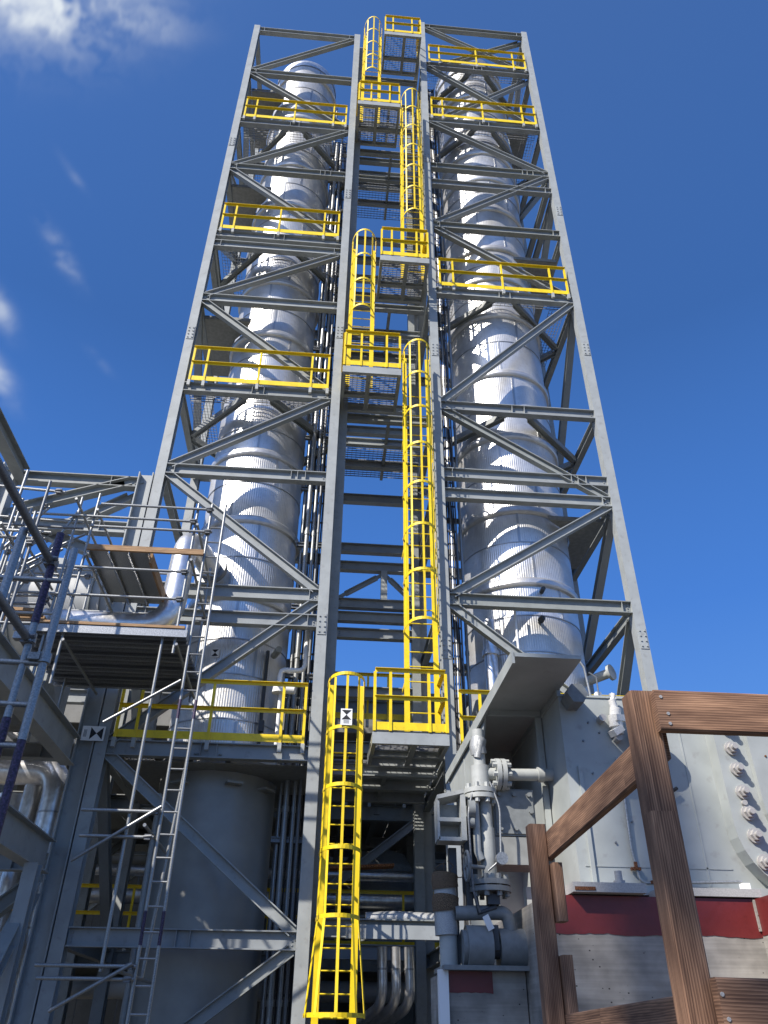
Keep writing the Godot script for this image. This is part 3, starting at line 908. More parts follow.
# ---------------------------------------------------------------- pipe rack and scaffold beside the tower
func build_rack() -> void:
	var f := thing("pipe_rack_frame", "lower grey steel frame joined to the tower beside the scaffold", "steel frame", Vector3(-5.6, 0, -13))
	for q in [[-4.205, -14.12, 11.9], [-7.1, -14.05, 11.9], [-4.33, -7.6, 6.0], [-7.0, -9.6, 11.9], [-7.1, -18.0, 11.9], [-10.2, -14.05, 11.9]]:
		part("column", Geo.new().ibeam(Vector3(q[0], 0, q[1]), Vector3(q[0], q[2], q[1]), 0.32, 0.28, Vector3(1, 0, 0), 0.016, 0.024), M.steel, f)
	for q in [[-4.36, -10.05, 11.82], [-4.36, -10.05, 10.62], [-4.36, -10.05, 5.9], [-4.36, -10.05, 4.1]]:
		beam_x(f, q[1], q[0], q[2] - 0.05, -14.1, 0.27, 0.2, [0.3, 0.9])
	for q in [[-4.37, 5.92], [-4.37, 4.2]]:
		part("beam", Geo.new().ibeam(Vector3(q[0], q[1] - 0.24, -13.88), Vector3(q[0], q[1] - 0.24, -7.78), 0.5, 0.24), M.steel, f)
	for q in [[-6.8, 11.78, -13.95, -9.0], [-7.0, 5.9, -13.85, -9.8], [-7.0, 3.6, -13.85, -9.8]]:
		part("beam", Geo.new().ibeam(Vector3(q[0], q[1] - 0.16, q[2]), Vector3(q[0], q[1] - 0.16, q[3]), 0.32, 0.24), M.steel_b, f)
	brace(f, Vector3(-4.3, 11.75, -14.1), Vector3(-7.0, 10.7, -14.1))
	brace(f, Vector3(-4.35, 11.5, -14.3), Vector3(-6.3, 10.15, -14.3))
	brace(f, Vector3(-4.7, 9.85, -14.3), Vector3(-7.0, 10.7, -14.3))
	brace(f, Vector3(-4.3, 3.6, -13.6), Vector3(-4.21, 1.9, -12.0), 0.22, 0.2, Vector3(1, 0, 0))
	brace(f, Vector3(-7.0, 3.6, -14.0), Vector3(-4.4, 1.4, -14.0))
	brace(f, Vector3(-6.9, 0.6, -12.0), Vector3(-4.4, 3.7, -14.0))
	part("column", Geo.new().ibeam(Vector3(-4.21, 0, -12.9), Vector3(-4.21, 3.7, -12.9), 0.22, 0.2, Vector3(0, 0, 1)), M.steel, f)
	for k in 12:
		part("shading_deck_panel", Geo.new().box(Vector3(-7.35, 6.0, -13.7 + k * 0.5), Vector3(5.7, 0.02, 0.485 if k % 4 else 0.43)), M.plate, f)  # deck mostly out of view, placed to shade the skirt and rack below
	for k in 7:
		part("rack_pipe", Geo.new().tube([Vector3(-5.0 - k * 0.72, 6.3 + 0.04 * (k % 3), -17.5), Vector3(-5.0 - k * 0.72, 6.3 + 0.04 * (k % 3), -7.6)], 0.16 + 0.05 * (k % 3), 14), M.smooth_clad, f)
	target_plate(Vector3(-4.07, 6.02, -13.93), 0.40, 0.26, Vector3(0, 0, 1), false, "white target plate with black bow tie on the rack column")
	# insulated pipes among the rack
	var t := thing("insulated_pipe", "shiny silver pipe elbow under the rack's upper beam", "pipe", Vector3(-4.85, 0, -14.9))
	part("pipe", Geo.new().tube(bend([Vector3(-4.72, 0.0, -14.75), Vector3(-4.72, 5.55, -14.75), Vector3(-6.2, 5.75, -15.6)], 0.45), 0.24, 24), M.smooth_clad, t)
	for y in [3.0, 3.9, 4.8]:
		part("band", Geo.new().tube([Vector3(-4.72, y, -14.75), Vector3(-4.72, y + 0.03, -14.75)], 0.25, 24), M.strap, t)
	t = thing("capped_duct", "grey duct end closed by a round flat lid", "duct", Vector3(-5.2, 5.4, -12.3))
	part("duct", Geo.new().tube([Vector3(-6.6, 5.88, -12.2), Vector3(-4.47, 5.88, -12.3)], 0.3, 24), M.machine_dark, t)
	part("lid", Geo.new().tube([Vector3(-4.5, 5.87, -12.3), Vector3(-4.43, 5.87, -12.3)], 0.44, 30), M.plate, t)
	t = thing("silver_duct", "big shiny duct with two elbows from the slimmer column to the scaffold deck", "duct", Vector3(-3.2, 7.8, -13.6))
	part("duct", Geo.new().tube(bend([Vector3(-2.5, 9.8, -14.9), Vector3(-2.93, 10.02, -13.45), Vector3(-2.95, 7.80, -13.25), Vector3(-5.1, 7.72, -13.0)], 0.62), 0.235, 28), M.smooth_clad, t)
	part("flange", Geo.new().tube([Vector3(-2.57, 9.83, -14.68), Vector3(-2.60, 9.85, -14.58)], 0.36, 24), M.galv_dark, t)
	t = thing("silver_cone", "dull silver insulated cone behind the near scaffold tubes", "duct", Vector3(-6.3, 9.8, -11.7))
	part("cone", Geo.new().tube(bend([Vector3(-8.5, 10.6, -11.3), Vector3(-6.55, 9.75, -11.6), Vector3(-6.5, 8.0, -11.6)], 0.4), 0.38, 24), M.smooth_clad, t)
	var ex := thing("heat_exchanger", "fat grey horizontal drum behind the scaffold decks", "drum", Vector3(-7.2, 7.2, -16.6))
	part("shell", Geo.new().tube([Vector3(-10.5, 9.2, -15.55), Vector3(-4.75, 9.2, -15.55)], 1.0, 40), M.tank, ex)
	part("head", Geo.new().tube([Vector3(-4.75, 9.2, -15.55), Vector3(-4.6, 9.2, -15.55)], 0.92, 40), M.tank, ex)
	for x in [-5.0, -6.6, -8.4]:
		part("girth_flange", Geo.new().tube([Vector3(x, 9.2, -15.55), Vector3(x + 0.08, 9.2, -15.55)], 1.08, 40), M.steel_b, ex)
	for x in [-5.6, -9.4]:
		part("saddle", Geo.new().box(Vector3(x, 7.2, -15.55), Vector3(0.3, 2.2, 1.5)), M.steel_b, ex)
	for q in [[-5.3, -15.2, 0.16, "silver vertical pipe behind the rack column"], [-5.9, -16.0, 0.3, "thick silver vertical pipe furthest behind the rack column"], [-6.5, -14.9, 0.12, "slim silver vertical pipe behind the rack bracing"]]:
		var o := part("vertical_pipe", Geo.new().tube([Vector3(q[0], 0, q[1]), Vector3(q[0], 5.4, q[1])], q[2], 18), M.smooth_clad)
		metas(o, q[3], "pipe", "pipes under the rack")

func bend(pts: Array, rad: float) -> Array:
	var out := [pts[0]]
	for i in range(1, pts.size() - 1):
		var p: Vector3 = pts[i]
		var a: Vector3 = p + (pts[i - 1] - p).normalized() * rad
		var b: Vector3 = p + (pts[i + 1] - p).normalized() * rad
		for k in 9:
			var f := k / 8.0
			out.append(a.lerp(p, f).lerp(p.lerp(b, f), f))
	out.append(pts[-1])
	return out

func scaffold_tube(t: Node3D, called: String, a: Vector3, b: Vector3, m: Material = null, r := 0.024) -> void:
	part(called, Geo.new().tube([a, b], r, 10), m if m else M.galv, t)

func coupler(t: Node3D, p: Vector3) -> void:
	part("coupler", Geo.new().box(p, Vector3(0.08, 0.07, 0.09)).tube([p + Vector3(-0.05, 0, 0.04), p + Vector3(0.06, 0.01, 0.05)], 0.018, 6), M.galv_dark, t)

func build_scaffold() -> void:
	var z0 := -11.6
	var z1 := -13.75
	var s := thing("scaffold", "galvanised tube scaffold with two decks against the rack", "scaffold", Vector3(-3.3, 0, -12.6))
	for q in [[-4.20, z0, 9.6], [-4.49, z0, 9.5], [-4.62, z1 + 0.3, 9.6], [-2.44, z0, 9.5], [-2.44, z1, 9.4], [-5.5, z0, 9.4], [-5.5, z1, 9.4], [-5.1, -10.6, 9.3], [-5.7, -10.2, 9.1], [-6.2, z0, 9.4]]:
		scaffold_tube(s, "standard", Vector3(q[0], 6.6 if q[0] > -3 else 6.02, q[1]), Vector3(q[0], q[2], q[1]))
	scaffold_tube(s, "standard", Vector3(-2.64, 2.25, z0), Vector3(-2.64, 6.95, z0))
	for q in [[-4.12, -2.15, 9.35], [-5.3, -2.40, 9.08], [-4.2, -2.12, 8.88], [-4.3, -2.40, 8.06], [-5.3, -2.40, 7.54], [-3.45, -2.2, 2.31], [-3.4, -2.2, 2.17], [-3.3, -2.2, 4.19], [-3.25, -2.25, 3.85]]:
		scaffold_tube(s, "ledger", Vector3(q[0], q[2], z0 + 0.05), Vector3(q[1], q[2], z0 + 0.05))
		coupler(s, Vector3(q[1] - 0.08, q[2], z0 + 0.04))
	for q in [[-5.4, -2.3, 9.2], [-5.4, -2.3, 8.3], [-5.4, -2.3, 6.8]]:
		scaffold_tube(s, "ledger", Vector3(q[0], q[2], z1 + 0.05), Vector3(q[1], q[2], z1 + 0.05))
	for q in [[-4.2, 9.2], [-2.44, 9.0], [-4.2, 8.28], [-2.44, 8.28], [-4.2, 6.72], [-2.44, 6.72], [-5.3, 8.9], [-5.3, 6.72], [-2.44, 4.0], [-2.44, 2.25]]:
		scaffold_tube(s, "transom", Vector3(q[0] + 0.05, q[1], z0 + 0.1), Vector3(q[0] + 0.05, q[1], z1 - 0.1))
	for q in [[-3.15, 1.82, -2.24, 2.34], [-3.28, 3.52, -2.2, 4.25], [-3.25, 5.42, -2.22, 6.12]]:
		scaffold_tube(s, "diagonal", Vector3(q[0], q[1], z0 + 0.1), Vector3(q[2], q[3], z0 + 0.1))
	scaffold_tube(s, "diagonal", Vector3(-4.2, 7.1, z1), Vector3(-5.3, 9.1, z1))
	scaffold_tube(s, "diagonal", Vector3(-5.3, 7.1, z0), Vector3(-4.5, 9.2, z0))
	for q in [[-6.3, 9.0, -4.4, 8.9, -10.6], [-6.3, 8.0, -4.5, 8.0, -10.4], [-6.3, 7.2, -4.5, 7.25, -10.6], [-6.2, 6.4, -4.7, 8.8, -10.9], [-6.2, 9.2, -4.4, 7.3, -11.3], [-6.3, 8.5, -4.3, 8.45, -12.6], [-6.3, 7.7, -4.3, 7.72, -13.0]]:
		scaffold_tube(s, "ledger", Vector3(q[0], q[1], q[4]), Vector3(q[2], q[3], q[4]))
		coupler(s, Vector3(q[2] - 0.1, q[3], q[4]))
	for q in [[-4.49, 9.2], [-5.1, 8.0], [-5.1, 7.2], [-5.5, 8.8], [-6.2, 8.2]]:
		scaffold_tube(s, "transom", Vector3(q[0] + 0.05, q[1], -11.2 if q[1] > 8.5 else -10.2), Vector3(q[0] + 0.05, q[1], z1 - 0.1))
	var sr := RandomNumberGenerator.new()
	sr.seed = 21
	for k in 9:
		var x := -4.6 - 0.24 * k
		var zz := -10.4 - 0.36 * (k % 5)
		scaffold_tube(s, "standard", Vector3(x, 6.02, zz), Vector3(x, 7.9 + sr.randf() * 1.1, zz), M.galv if k % 3 else M.galv_dark)
		coupler(s, Vector3(x, 7.0 + sr.randf() * 1.6, zz + 0.03))
	for k in 8:
		var y2 := 6.5 + 0.36 * k
		var zz := -10.5 - 0.4 * (k % 4)
		scaffold_tube(s, "ledger", Vector3(-6.6, y2 + sr.randf_range(-0.1, 0.1), zz), Vector3(-4.35 + sr.randf_range(-0.3, 0.2), y2, zz), M.galv if k % 2 else M.galv_dark)
	for k in 4:
		scaffold_tube(s, "diagonal", Vector3(-6.4, 6.3 + 0.5 * k, -11.0 - 0.4 * k), Vector3(-4.5, 7.9 + 0.4 * k, -11.0 - 0.4 * k))
	part("deck_plank", Geo.new().box(Vector3(-5.6, 7.35, -11.9), Vector3(1.7, 0.05, 0.24)), M.plank, s)
	part("deck_plank", Geo.new().box(Vector3(-5.6, 7.36, -12.2), Vector3(1.7, 0.05, 0.24)), M.plank, s)
	# ladder beam at the scaffold's end, part galvanised and part purple
	for x in [-2.20, -1.96]:
		scaffold_tube(s, "ladder_rail", Vector3(x, 0.0, z0), Vector3(x, 2.55, z0))
		scaffold_tube(s, "ladder_rail", Vector3(x, 2.55, z0), Vector3(x, 2.95, z0), M.purple)
		scaffold_tube(s, "ladder_rail", Vector3(x, 2.95, z0), Vector3(x, 5.55, z0))
		scaffold_tube(s, "ladder_rail", Vector3(x, 5.55, z0), Vector3(x, 5.85, z0), M.purple)
		scaffold_tube(s, "ladder_rail", Vector3(x, 5.85, z0), Vector3(x, 9.5, z0))
	var rung := mesh_of(Geo.new().tube([Vector3(-0.11, 0, 0), Vector3(0.11, 0, 0)], 0.014, 6), Vector3.ZERO, M.galv)
	var y := 0.3
	while y < 9.3:
		copy_part("ladder_rung", rung, Vector3(-2.08, y, z0), s)
		y += 0.3
	scaffold_tube(s, "ladder_brace", Vector3(-1.98, 5.3, z0 - 0.2), Vector3(-2.16, 2.2, z0 - 0.25), M.galv)
	# decks of ribbed metal planks
	for q in [[6.86, 12, -4.9, -2.28, z0, z1]]:
		var n: int = q[1]
		var wz: float = (q[5] - q[4]) / n
		for k in n:
			var zc: float = q[4] + wz * (k + 0.5)
			var g := Geo.new()
			var w := absf(wz) - 0.022
			g.box(Vector3((q[2] + q[3]) / 2, q[0] + 0.03, zc), Vector3(q[3] - q[2], 0.006, w))
			for e in [-1.0, 1.0]:
				g.box(Vector3((q[2] + q[3]) / 2, q[0], zc + e * (w / 2 - 0.004)), Vector3(q[3] - q[2], 0.06, 0.008))
			g.box(Vector3((q[2] + q[3]) / 2, q[0] + 0.012, zc), Vector3(q[3] - q[2], 0.03, 0.02))
			part("deck_plank", g, M.alu_deck if k % 3 else M.galv_dark, s)
	for k in 3:
		var xc := -3.98 + k * 0.34
		var g := Geo.new().box(Vector3(xc, 8.42, -12.55), Vector3(0.31, 0.006, 1.9))
		for e in [-1.0, 1.0]: g.box(Vector3(xc + e * 0.15, 8.39, -12.55), Vector3(0.008, 0.06, 1.9))
		part("deck_plank", g, M.galv, s)
	part("edge_board", Geo.new().box(Vector3(-3.6, 6.91, z0 + 0.08), Vector3(2.7, 0.13, 0.04)), M.alu_deck, s)
	part("toe_board", Geo.new().box(Vector3(-3.18, 8.44, z0 + 0.07), Vector3(1.95, 0.1, 0.05)), M.plank, s)
	part("toe_board", Geo.new().box(Vector3(-3.1, 8.36, -12.5), Vector3(1.7, 0.2, 0.04), Basis(Vector3.UP, PI / 2)), M.plank, s)
	part("toe_board", Geo.new().box(Vector3(-3.6, 7.01, z0 + 0.07), Vector3(2.6, 0.045, 0.09)), M.plank, s)
	# near scaffold, close to the viewer
	var n := thing("near_scaffold", "thick near scaffold tubes with purple paint and couplers", "scaffold", Vector3(-2.1, 0, -5.2))
	scaffold_tube(n, "standard", Vector3(-2.12, 0.0, -5.25), Vector3(-2.12, 3.35, -5.25), M.purple, 0.03)
	scaffold_tube(n, "standard", Vector3(-2.12, 3.35, -5.25), Vector3(-2.12, 4.05, -5.25), M.galv, 0.027)
	scaffold_tube(n, "standard", Vector3(-2.12, 4.05, -5.25), Vector3(-2.12, 4.82, -5.25), M.purple, 0.03)
	scaffold_tube(n, "standard", Vector3(-1.98, 0.0, -5.24), Vector3(-1.98, 3.2, -5.24), M.purple, 0.029)
	scaffold_tube(n, "standard", Vector3(-1.98, 3.2, -5.24), Vector3(-1.98, 4.68, -5.24), M.galv, 0.03)
	scaffold_tube(n, "standard", Vector3(-2.2, 0.0, -4.8), Vector3(-2.2, 4.57, -4.8), M.galv, 0.03)
	for y2 in [2.55, 3.16, 3.44, 3.74, 4.4]:
		scaffold_tube(n, "ladder_rung", Vector3(-3.2, y2 + 0.02, -5.24), Vector3(-1.98, y2, -5.24), M.galv, 0.02)
	for q in [[4.56, -5.3, -2.13], [3.92, -5.3, -2.13]]:
		scaffold_tube(n, "ledger", Vector3(q[2], q[0], q[1]), Vector3(q[2], q[0], -2.5), M.galv_dark, 0.03)
		coupler(n, Vector3(q[2], q[0], -5.25))
	for q in [[-2.12, 3.93], [-1.98, 3.78]]:
		part("coupler", Geo.new().tube([Vector3(q[0], q[1] - 0.035, -5.24), Vector3(q[0], q[1] + 0.035, -5.24)], 0.045, 12).box(Vector3(q[0] - 0.06, q[1], -5.22), Vector3(0.08, 0.05, 0.06)), M.galv, n)
	scaffold_tube(n, "standard", Vector3(-2.12, 0.0, -2.6), Vector3(-2.12, 4.7, -2.6), M.galv, 0.03)

# ---------------------------------------------------------------- machine, piping and wooden railing
func bolt(p: Node3D, c: Vector3, ax: Vector3, r := 0.04) -> void:
	var b := part("bolt", Geo.new().tube([c, c + ax * r * 0.5], r * 1.35, 14).tube([c + ax * r * 0.5, c + ax * r * 1.25], r, 6).tube([c + ax * r * 1.25, c + ax * r * 2.0], r * 0.55, 10), M.bolt, p)
	b.set_meta("label", "hexagonal nut on a washer")

func build_machine() -> void:
	var t := thing("machine_housing", "big pale grey steel machine housing with side hood and bolted flange", "machine", Vector3(4.0, 2.4, -7.5))
	var zf := -5.9
	part("housing", Geo.new().box(Vector3(4.6, 3.175, -7.6), Vector3(5.4, 1.47, 3.4)), M.machine, t)
	part("top_edge", Geo.new().box(Vector3(4.6, 3.92, -7.6), Vector3(5.42, 0.02, 3.42)), M.machine, t)
	# corner strip and bottom angle
	part("corner_strip", Geo.new().box(Vector3(2.0, 2.9, zf + 0.012), Vector3(0.03, 0.9, 0.02)), M.machine, t)
	part("bottom_angle", Geo.new().box(Vector3(3.0, 2.47, zf + 0.05), Vector3(2.2, 0.06, 0.1)), M.machine, t)
	part("weld_seam", Geo.new().box(Vector3(2.86, 3.2, zf + 0.002), Vector3(0.012, 1.36, 0.006)), M.machine, t)
	part("weld_seam", Geo.new().box(Vector3(2.5, 2.64, zf + 0.002), Vector3(1.1, 0.012, 0.006)), M.machine, t)
	# hood plate
	part("hood", Geo.new().box(Vector3(1.66, 3.985, -6.95), Vector3(0.52, 0.03, 3.34)), M.machine, t)
	part("hood_lip", Geo.new().box(Vector3(1.395, 3.965, -6.95), Vector3(0.02, 0.1, 3.34)), M.machine, t)
	var chute := part("recess_wall", Geo.new().box(Vector3(1.66, 3.2, -7.6), Vector3(0.5, 1.6, 0.03)), M.machine, t)
	part("recess_frame", Geo.new().box(Vector3(1.66, 3.95, -6.43), Vector3(0.46, 0.06, 0.03)), M.machine, chute)
	part("recess_frame", Geo.new().box(Vector3(1.865, 3.4, -6.43), Vector3(0.05, 1.03, 0.03)), M.machine, chute)
	part("side_cheek", Geo.new().prism([Vector3(1.43, 3.98, -6.5), Vector3(1.43, 3.98, -8.6), Vector3(1.43, 2.9, -7.65), Vector3(1.43, 2.9, -7.3)], Vector3(-0.015, 0, 0)), M.machine, chute)
	part("hood_seat", Geo.new().box(Vector3(1.91, 3.95, -7.25), Vector3(0.03, 0.05, 2.7)), M.machine, t)
	# hexagonal plug on its boss
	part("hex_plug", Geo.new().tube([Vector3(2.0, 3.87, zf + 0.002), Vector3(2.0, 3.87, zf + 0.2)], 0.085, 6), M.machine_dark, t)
	# bolted flange with rounded lower corner
	var pts := [Vector3(3.07, 3.9, zf + 0.001), Vector3(3.07, 2.93, zf + 0.001)]
	for k in 7:
		var a := PI + PI / 2 * 0.75 * k / 6.0
		pts.append(Vector3(3.55 + 0.48 * cos(a), 2.93 + 0.48 * sin(a), zf + 0.001))
	pts.append(Vector3(5.2, 2.46, zf + 0.001)); pts.append(Vector3(5.2, 3.9, zf + 0.001))
	part("flange_plate", Geo.new().prism(pts, Vector3(0, 0, 0.14)), M.machine, t)
	var inner := []
	for p in pts:
		var q: Vector3 = p
		inner.append(Vector3(q.x + 0.24, q.y + (0.16 if q.y < 3.5 else 0.0), zf + 0.143))
	part("cover_plate", Geo.new().prism(inner, Vector3(0, 0, 0.05)), M.machine, t)
	for q in [[3.25, 3.86], [3.25, 3.70], [3.25, 3.54], [3.255, 3.38], [3.255, 3.21], [3.26, 3.06], [3.265, 2.9], [3.29, 2.72], [3.40, 2.58]]:
		bolt(t, Vector3(q[0] - 0.065, q[1] - 0.055, zf + 0.142), Vector3(0, 0, 1))
	part("grease_nipple", Geo.new().tube([Vector3(3.18, 3.075, zf + 0.14), Vector3(3.18, 3.075, zf + 0.17)], 0.02, 10), M.bolt, t)
	for q in [[3.42, 3.42], [3.44, 3.16], [2.12, 3.7], [2.06, 3.55], [2.2, 3.62], [2.1, 3.3], [2.35, 2.95], [2.2, 2.8], [2.08, 3.93], [2.15, 3.93]]:
		part("rivet", Geo.new().tube([Vector3(q[0], q[1], zf), Vector3(q[0], q[1], zf + (0.2 if q[0] > 3.3 else 0.012))], 0.008, 8), M.rust if q[0] > 3.3 else M.galv_dark, t)
	part("unseen_nozzle", Geo.new().tube([Vector3(2.53, 3.58, zf), Vector3(2.53, 3.58, zf + 0.2)], 0.1, 28).tube([Vector3(2.53, 3.58, zf + 0.15), Vector3(2.53, 3.58, zf + 0.2)], 0.125, 28), M.machine, t)  # out of view behind the timber post, placed to cast a round shadow
	part("valve_stub", Geo.new().tube([Vector3(2.22, 3.72, zf), Vector3(2.22, 3.72, zf + 0.08)], 0.03, 10), M.bolt, t)
	# top fittings
	part("top_pipe", Geo.new().tube([Vector3(2.33, 3.98, -6.3), Vector3(2.30, 4.35, -6.3), Vector3(2.26, 4.42, -6.3), Vector3(2.18, 4.43, -6.3)], 0.012, 8), M.galv, t)
	part("top_pipe", Geo.new().tube([Vector3(2.36, 3.98, -6.2), Vector3(2.36, 4.22, -6.2), Vector3(2.30, 4.26, -6.2)], 0.008, 8), M.galv_dark, t)
	part("top_box", Geo.new().box(Vector3(2.37, 4.05, -6.25), Vector3(0.05, 0.09, 0.05)), M.white, t)
	# anchor plates on the plinth
	var a1 := part("anchor_plate", Geo.new().box(Vector3(1.97, 2.44, -5.66), Vector3(0.5, 0.06, 0.3)), M.anchor, t)
	part("anchor_bolt", Geo.new().tube([Vector3(2.08, 2.46, -5.62), Vector3(2.08, 2.50, -5.62)], 0.04, 6).tube([Vector3(2.08, 2.5, -5.62), Vector3(2.08, 2.56, -5.62)], 0.025, 10), M.anchor, a1)
	part("rust_patch", Geo.new().box(Vector3(1.8, 2.43, -5.508), Vector3(0.14, 0.022, 0.006)), M.rust, a1)
	part("anchor_plate", Geo.new().box(Vector3(2.7, 2.435, -5.7), Vector3(0.7, 0.05, 0.25)), M.anchor, t)
	part("end_block", Geo.new().box(Vector3(3.0, 2.485, -5.68), Vector3(0.05, 0.05, 0.06)), M.white, t)
	# wrapped fitting on the wall
	var w := thing("wrapped_fitting", "lumpy fitting wrapped in white cloth on the machine wall", "fitting", Vector3(2.33, 3.6, zf))
	var wr := Geo.new()
	for q in [[3.64, 0.04], [3.70, 0.055], [3.76, 0.045], [3.83, 0.03], [3.88, 0.02]]:
		wr.tube([Vector3(2.33 + 0.01 * sin(q[0] * 40), q[0] - 0.045, zf + 0.06), Vector3(2.33 + 0.012 * cos(q[0] * 60), q[0] + 0.045, zf + 0.07)], q[1], 9)
	wr.box(Vector3(2.345, 3.72, zf + 0.07), Vector3(0.12, 0.05, 0.09), Basis(Vector3(0.3, 1, 0.2).normalized(), 0.5))
	wr.box(Vector3(2.32, 3.62, zf + 0.06), Vector3(0.09, 0.05, 0.1), Basis(Vector3(0.3, 0.2, 1).normalized(), 0.6))
	wr.box(Vector3(2.33, 3.9, zf + 0.07), Vector3(0.03, 0.06, 0.02), Basis(Vector3(0, 0, 1), 0.5))
	part("cloth_wrap", wr, M.cloth, w)
	part("fitting", Geo.new().tube([Vector3(2.33, 3.57, zf), Vector3(2.33, 3.57, zf + 0.08)], 0.03, 10), M.bolt, w)
	# armoured cable
	var c := thing("armoured_cable", "thin braided cable running down the wall to a small conduit", "cable", Vector3(2.3, 2.5, zf + 0.03))
	part("cable", Geo.new().tube(bend([Vector3(2.30, 3.42, zf + 0.03), Vector3(2.31, 3.1, zf + 0.03), Vector3(2.30, 2.75, zf + 0.03), Vector3(2.33, 2.53, zf + 0.03), Vector3(2.45, 2.525, zf + 0.05), Vector3(3.0, 2.525, zf + 0.2)], 0.05), 0.011, 8), M.galv, c)
	for q in [Vector3(2.31, 2.62, zf + 0.03), Vector3(2.43, 2.53, zf + 0.06)]:
		part("clamp", Geo.new().box(q, Vector3(0.07, 0.02, 0.03)).box(q + Vector3(0, 0.02, 0.01), Vector3(0.02, 0.05, 0.02)), M.rust, c)
	# hose loop
	var h := thing("hose", "black hose loop hanging on the machine wall", "hose", Vector3(2.45, 3.2, zf + 0.03))
	var hp := []
	for k in 14:
		var a := PI * 0.95 + PI * 0.75 * k / 13.0
		hp.append(Vector3(2.62 + 0.19 * cos(a), 3.36 + 0.2 * sin(a), zf + 0.045))
	part("hose", Geo.new().tube(hp, 0.013, 8), M.black, h)
	# plinth
	var p := thing("concrete_plinth", "board-marked concrete plinth with a red painted top band", "plinth", Vector3(3.5, 0, -6.5))
	part("concrete", Geo.new().box(Vector3(4.9, 1.2, -6.9), Vector3(6.7, 2.395, 2.6)), M.concrete, p)
	part("concrete", Geo.new().box(Vector3(5.3, 1.2, -5.0), Vector3(4.6, 2.395, 1.2)), M.concrete, p)
	red_band(p, Vector3(1.548, 2.40, -5.596), Vector3(3.0, 2.40, -5.596), 0.23, Vector3(0, 0, 1), 1)
	red_band(p, Vector3(2.996, 2.40, -5.59), Vector3(2.996, 2.40, -4.40), 0.22, Vector3(-1, 0, 0), 2)
	part("red_top", Geo.new().box(Vector3(4.9, 2.399, -6.9), Vector3(6.69, 0.004, 2.58)).box(Vector3(5.3, 2.4, -5.0), Vector3(4.58, 0.006, 1.18)), M.red, p)
	part("grout", Geo.new().box(Vector3(2.988, 2.3, -5.588), Vector3(0.014, 0.19, 0.014)), M.concrete, p)
	var p2 := thing("pump_plinth", "lower stained concrete block with a short red stripe under the pump", "plinth", Vector3(1.25, 0, -6.7))
	part("concrete", Geo.new().box(Vector3(1.26, 1.0, -6.75), Vector3(0.56, 1.99, 0.9)), M.concrete, p2)
	red_band(p2, Vector3(0.985, 1.992, -6.296), Vector3(1.3, 1.992, -6.296), 0.13, Vector3(0, 0, 1), 3)
	var wp := part("white_post", Geo.new().box(Vector3(0.945, 1.0, -6.3), Vector3(0.07, 2.0, 0.07)), M.white)
	metas(wp, "narrow white post in front of the stained concrete block", "post")
	build_valves()

func red_band(p: Node3D, a: Vector3, b: Vector3, h: float, nrm: Vector3, sd: int) -> void:
	var r := RandomNumberGenerator.new()
	r.seed = sd
	var d := b - a
	var n := int(d.length() / 0.03)
	var g := Geo.new()
	var prev := h
	for i in n:
		var hh := h + r.randf_range(-0.004, 0.004) + 0.006 * sin(i * 0.37 + sd) * sin(i * 0.11)
		var q0 := a + d * i / n
		var q1 := a + d * (i + 1) / n
		var pts := [q0 - Vector3.UP * prev, q1 - Vector3.UP * hh, q1, q0]
		g.quad(pts[0], pts[1], pts[2], pts[3])
		prev = hh
	if (g.n[0]).dot(nrm) < 0:
		for i in g.n.size(): g.n[i] = -g.n[i]
	part("red_band", g, M.red, p)

func pipe_flange(g: Geo, c: Vector3, ax: Vector3, r: float, pair := true) -> void:
	g.disc(c, ax, r, 0.035, 24)
	if pair: g.disc(c + ax * 0.045, ax, r, 0.035, 24)
	var u := ax.cross(Vector3(0.3, 0.5, 0.8)).normalized()
	for k in 8:
		var o := u.rotated(ax, TAU * k / 8.0) * r * 0.8
		g.tube([c + o - ax * 0.05, c + o + ax * 0.1], 0.02, 6)

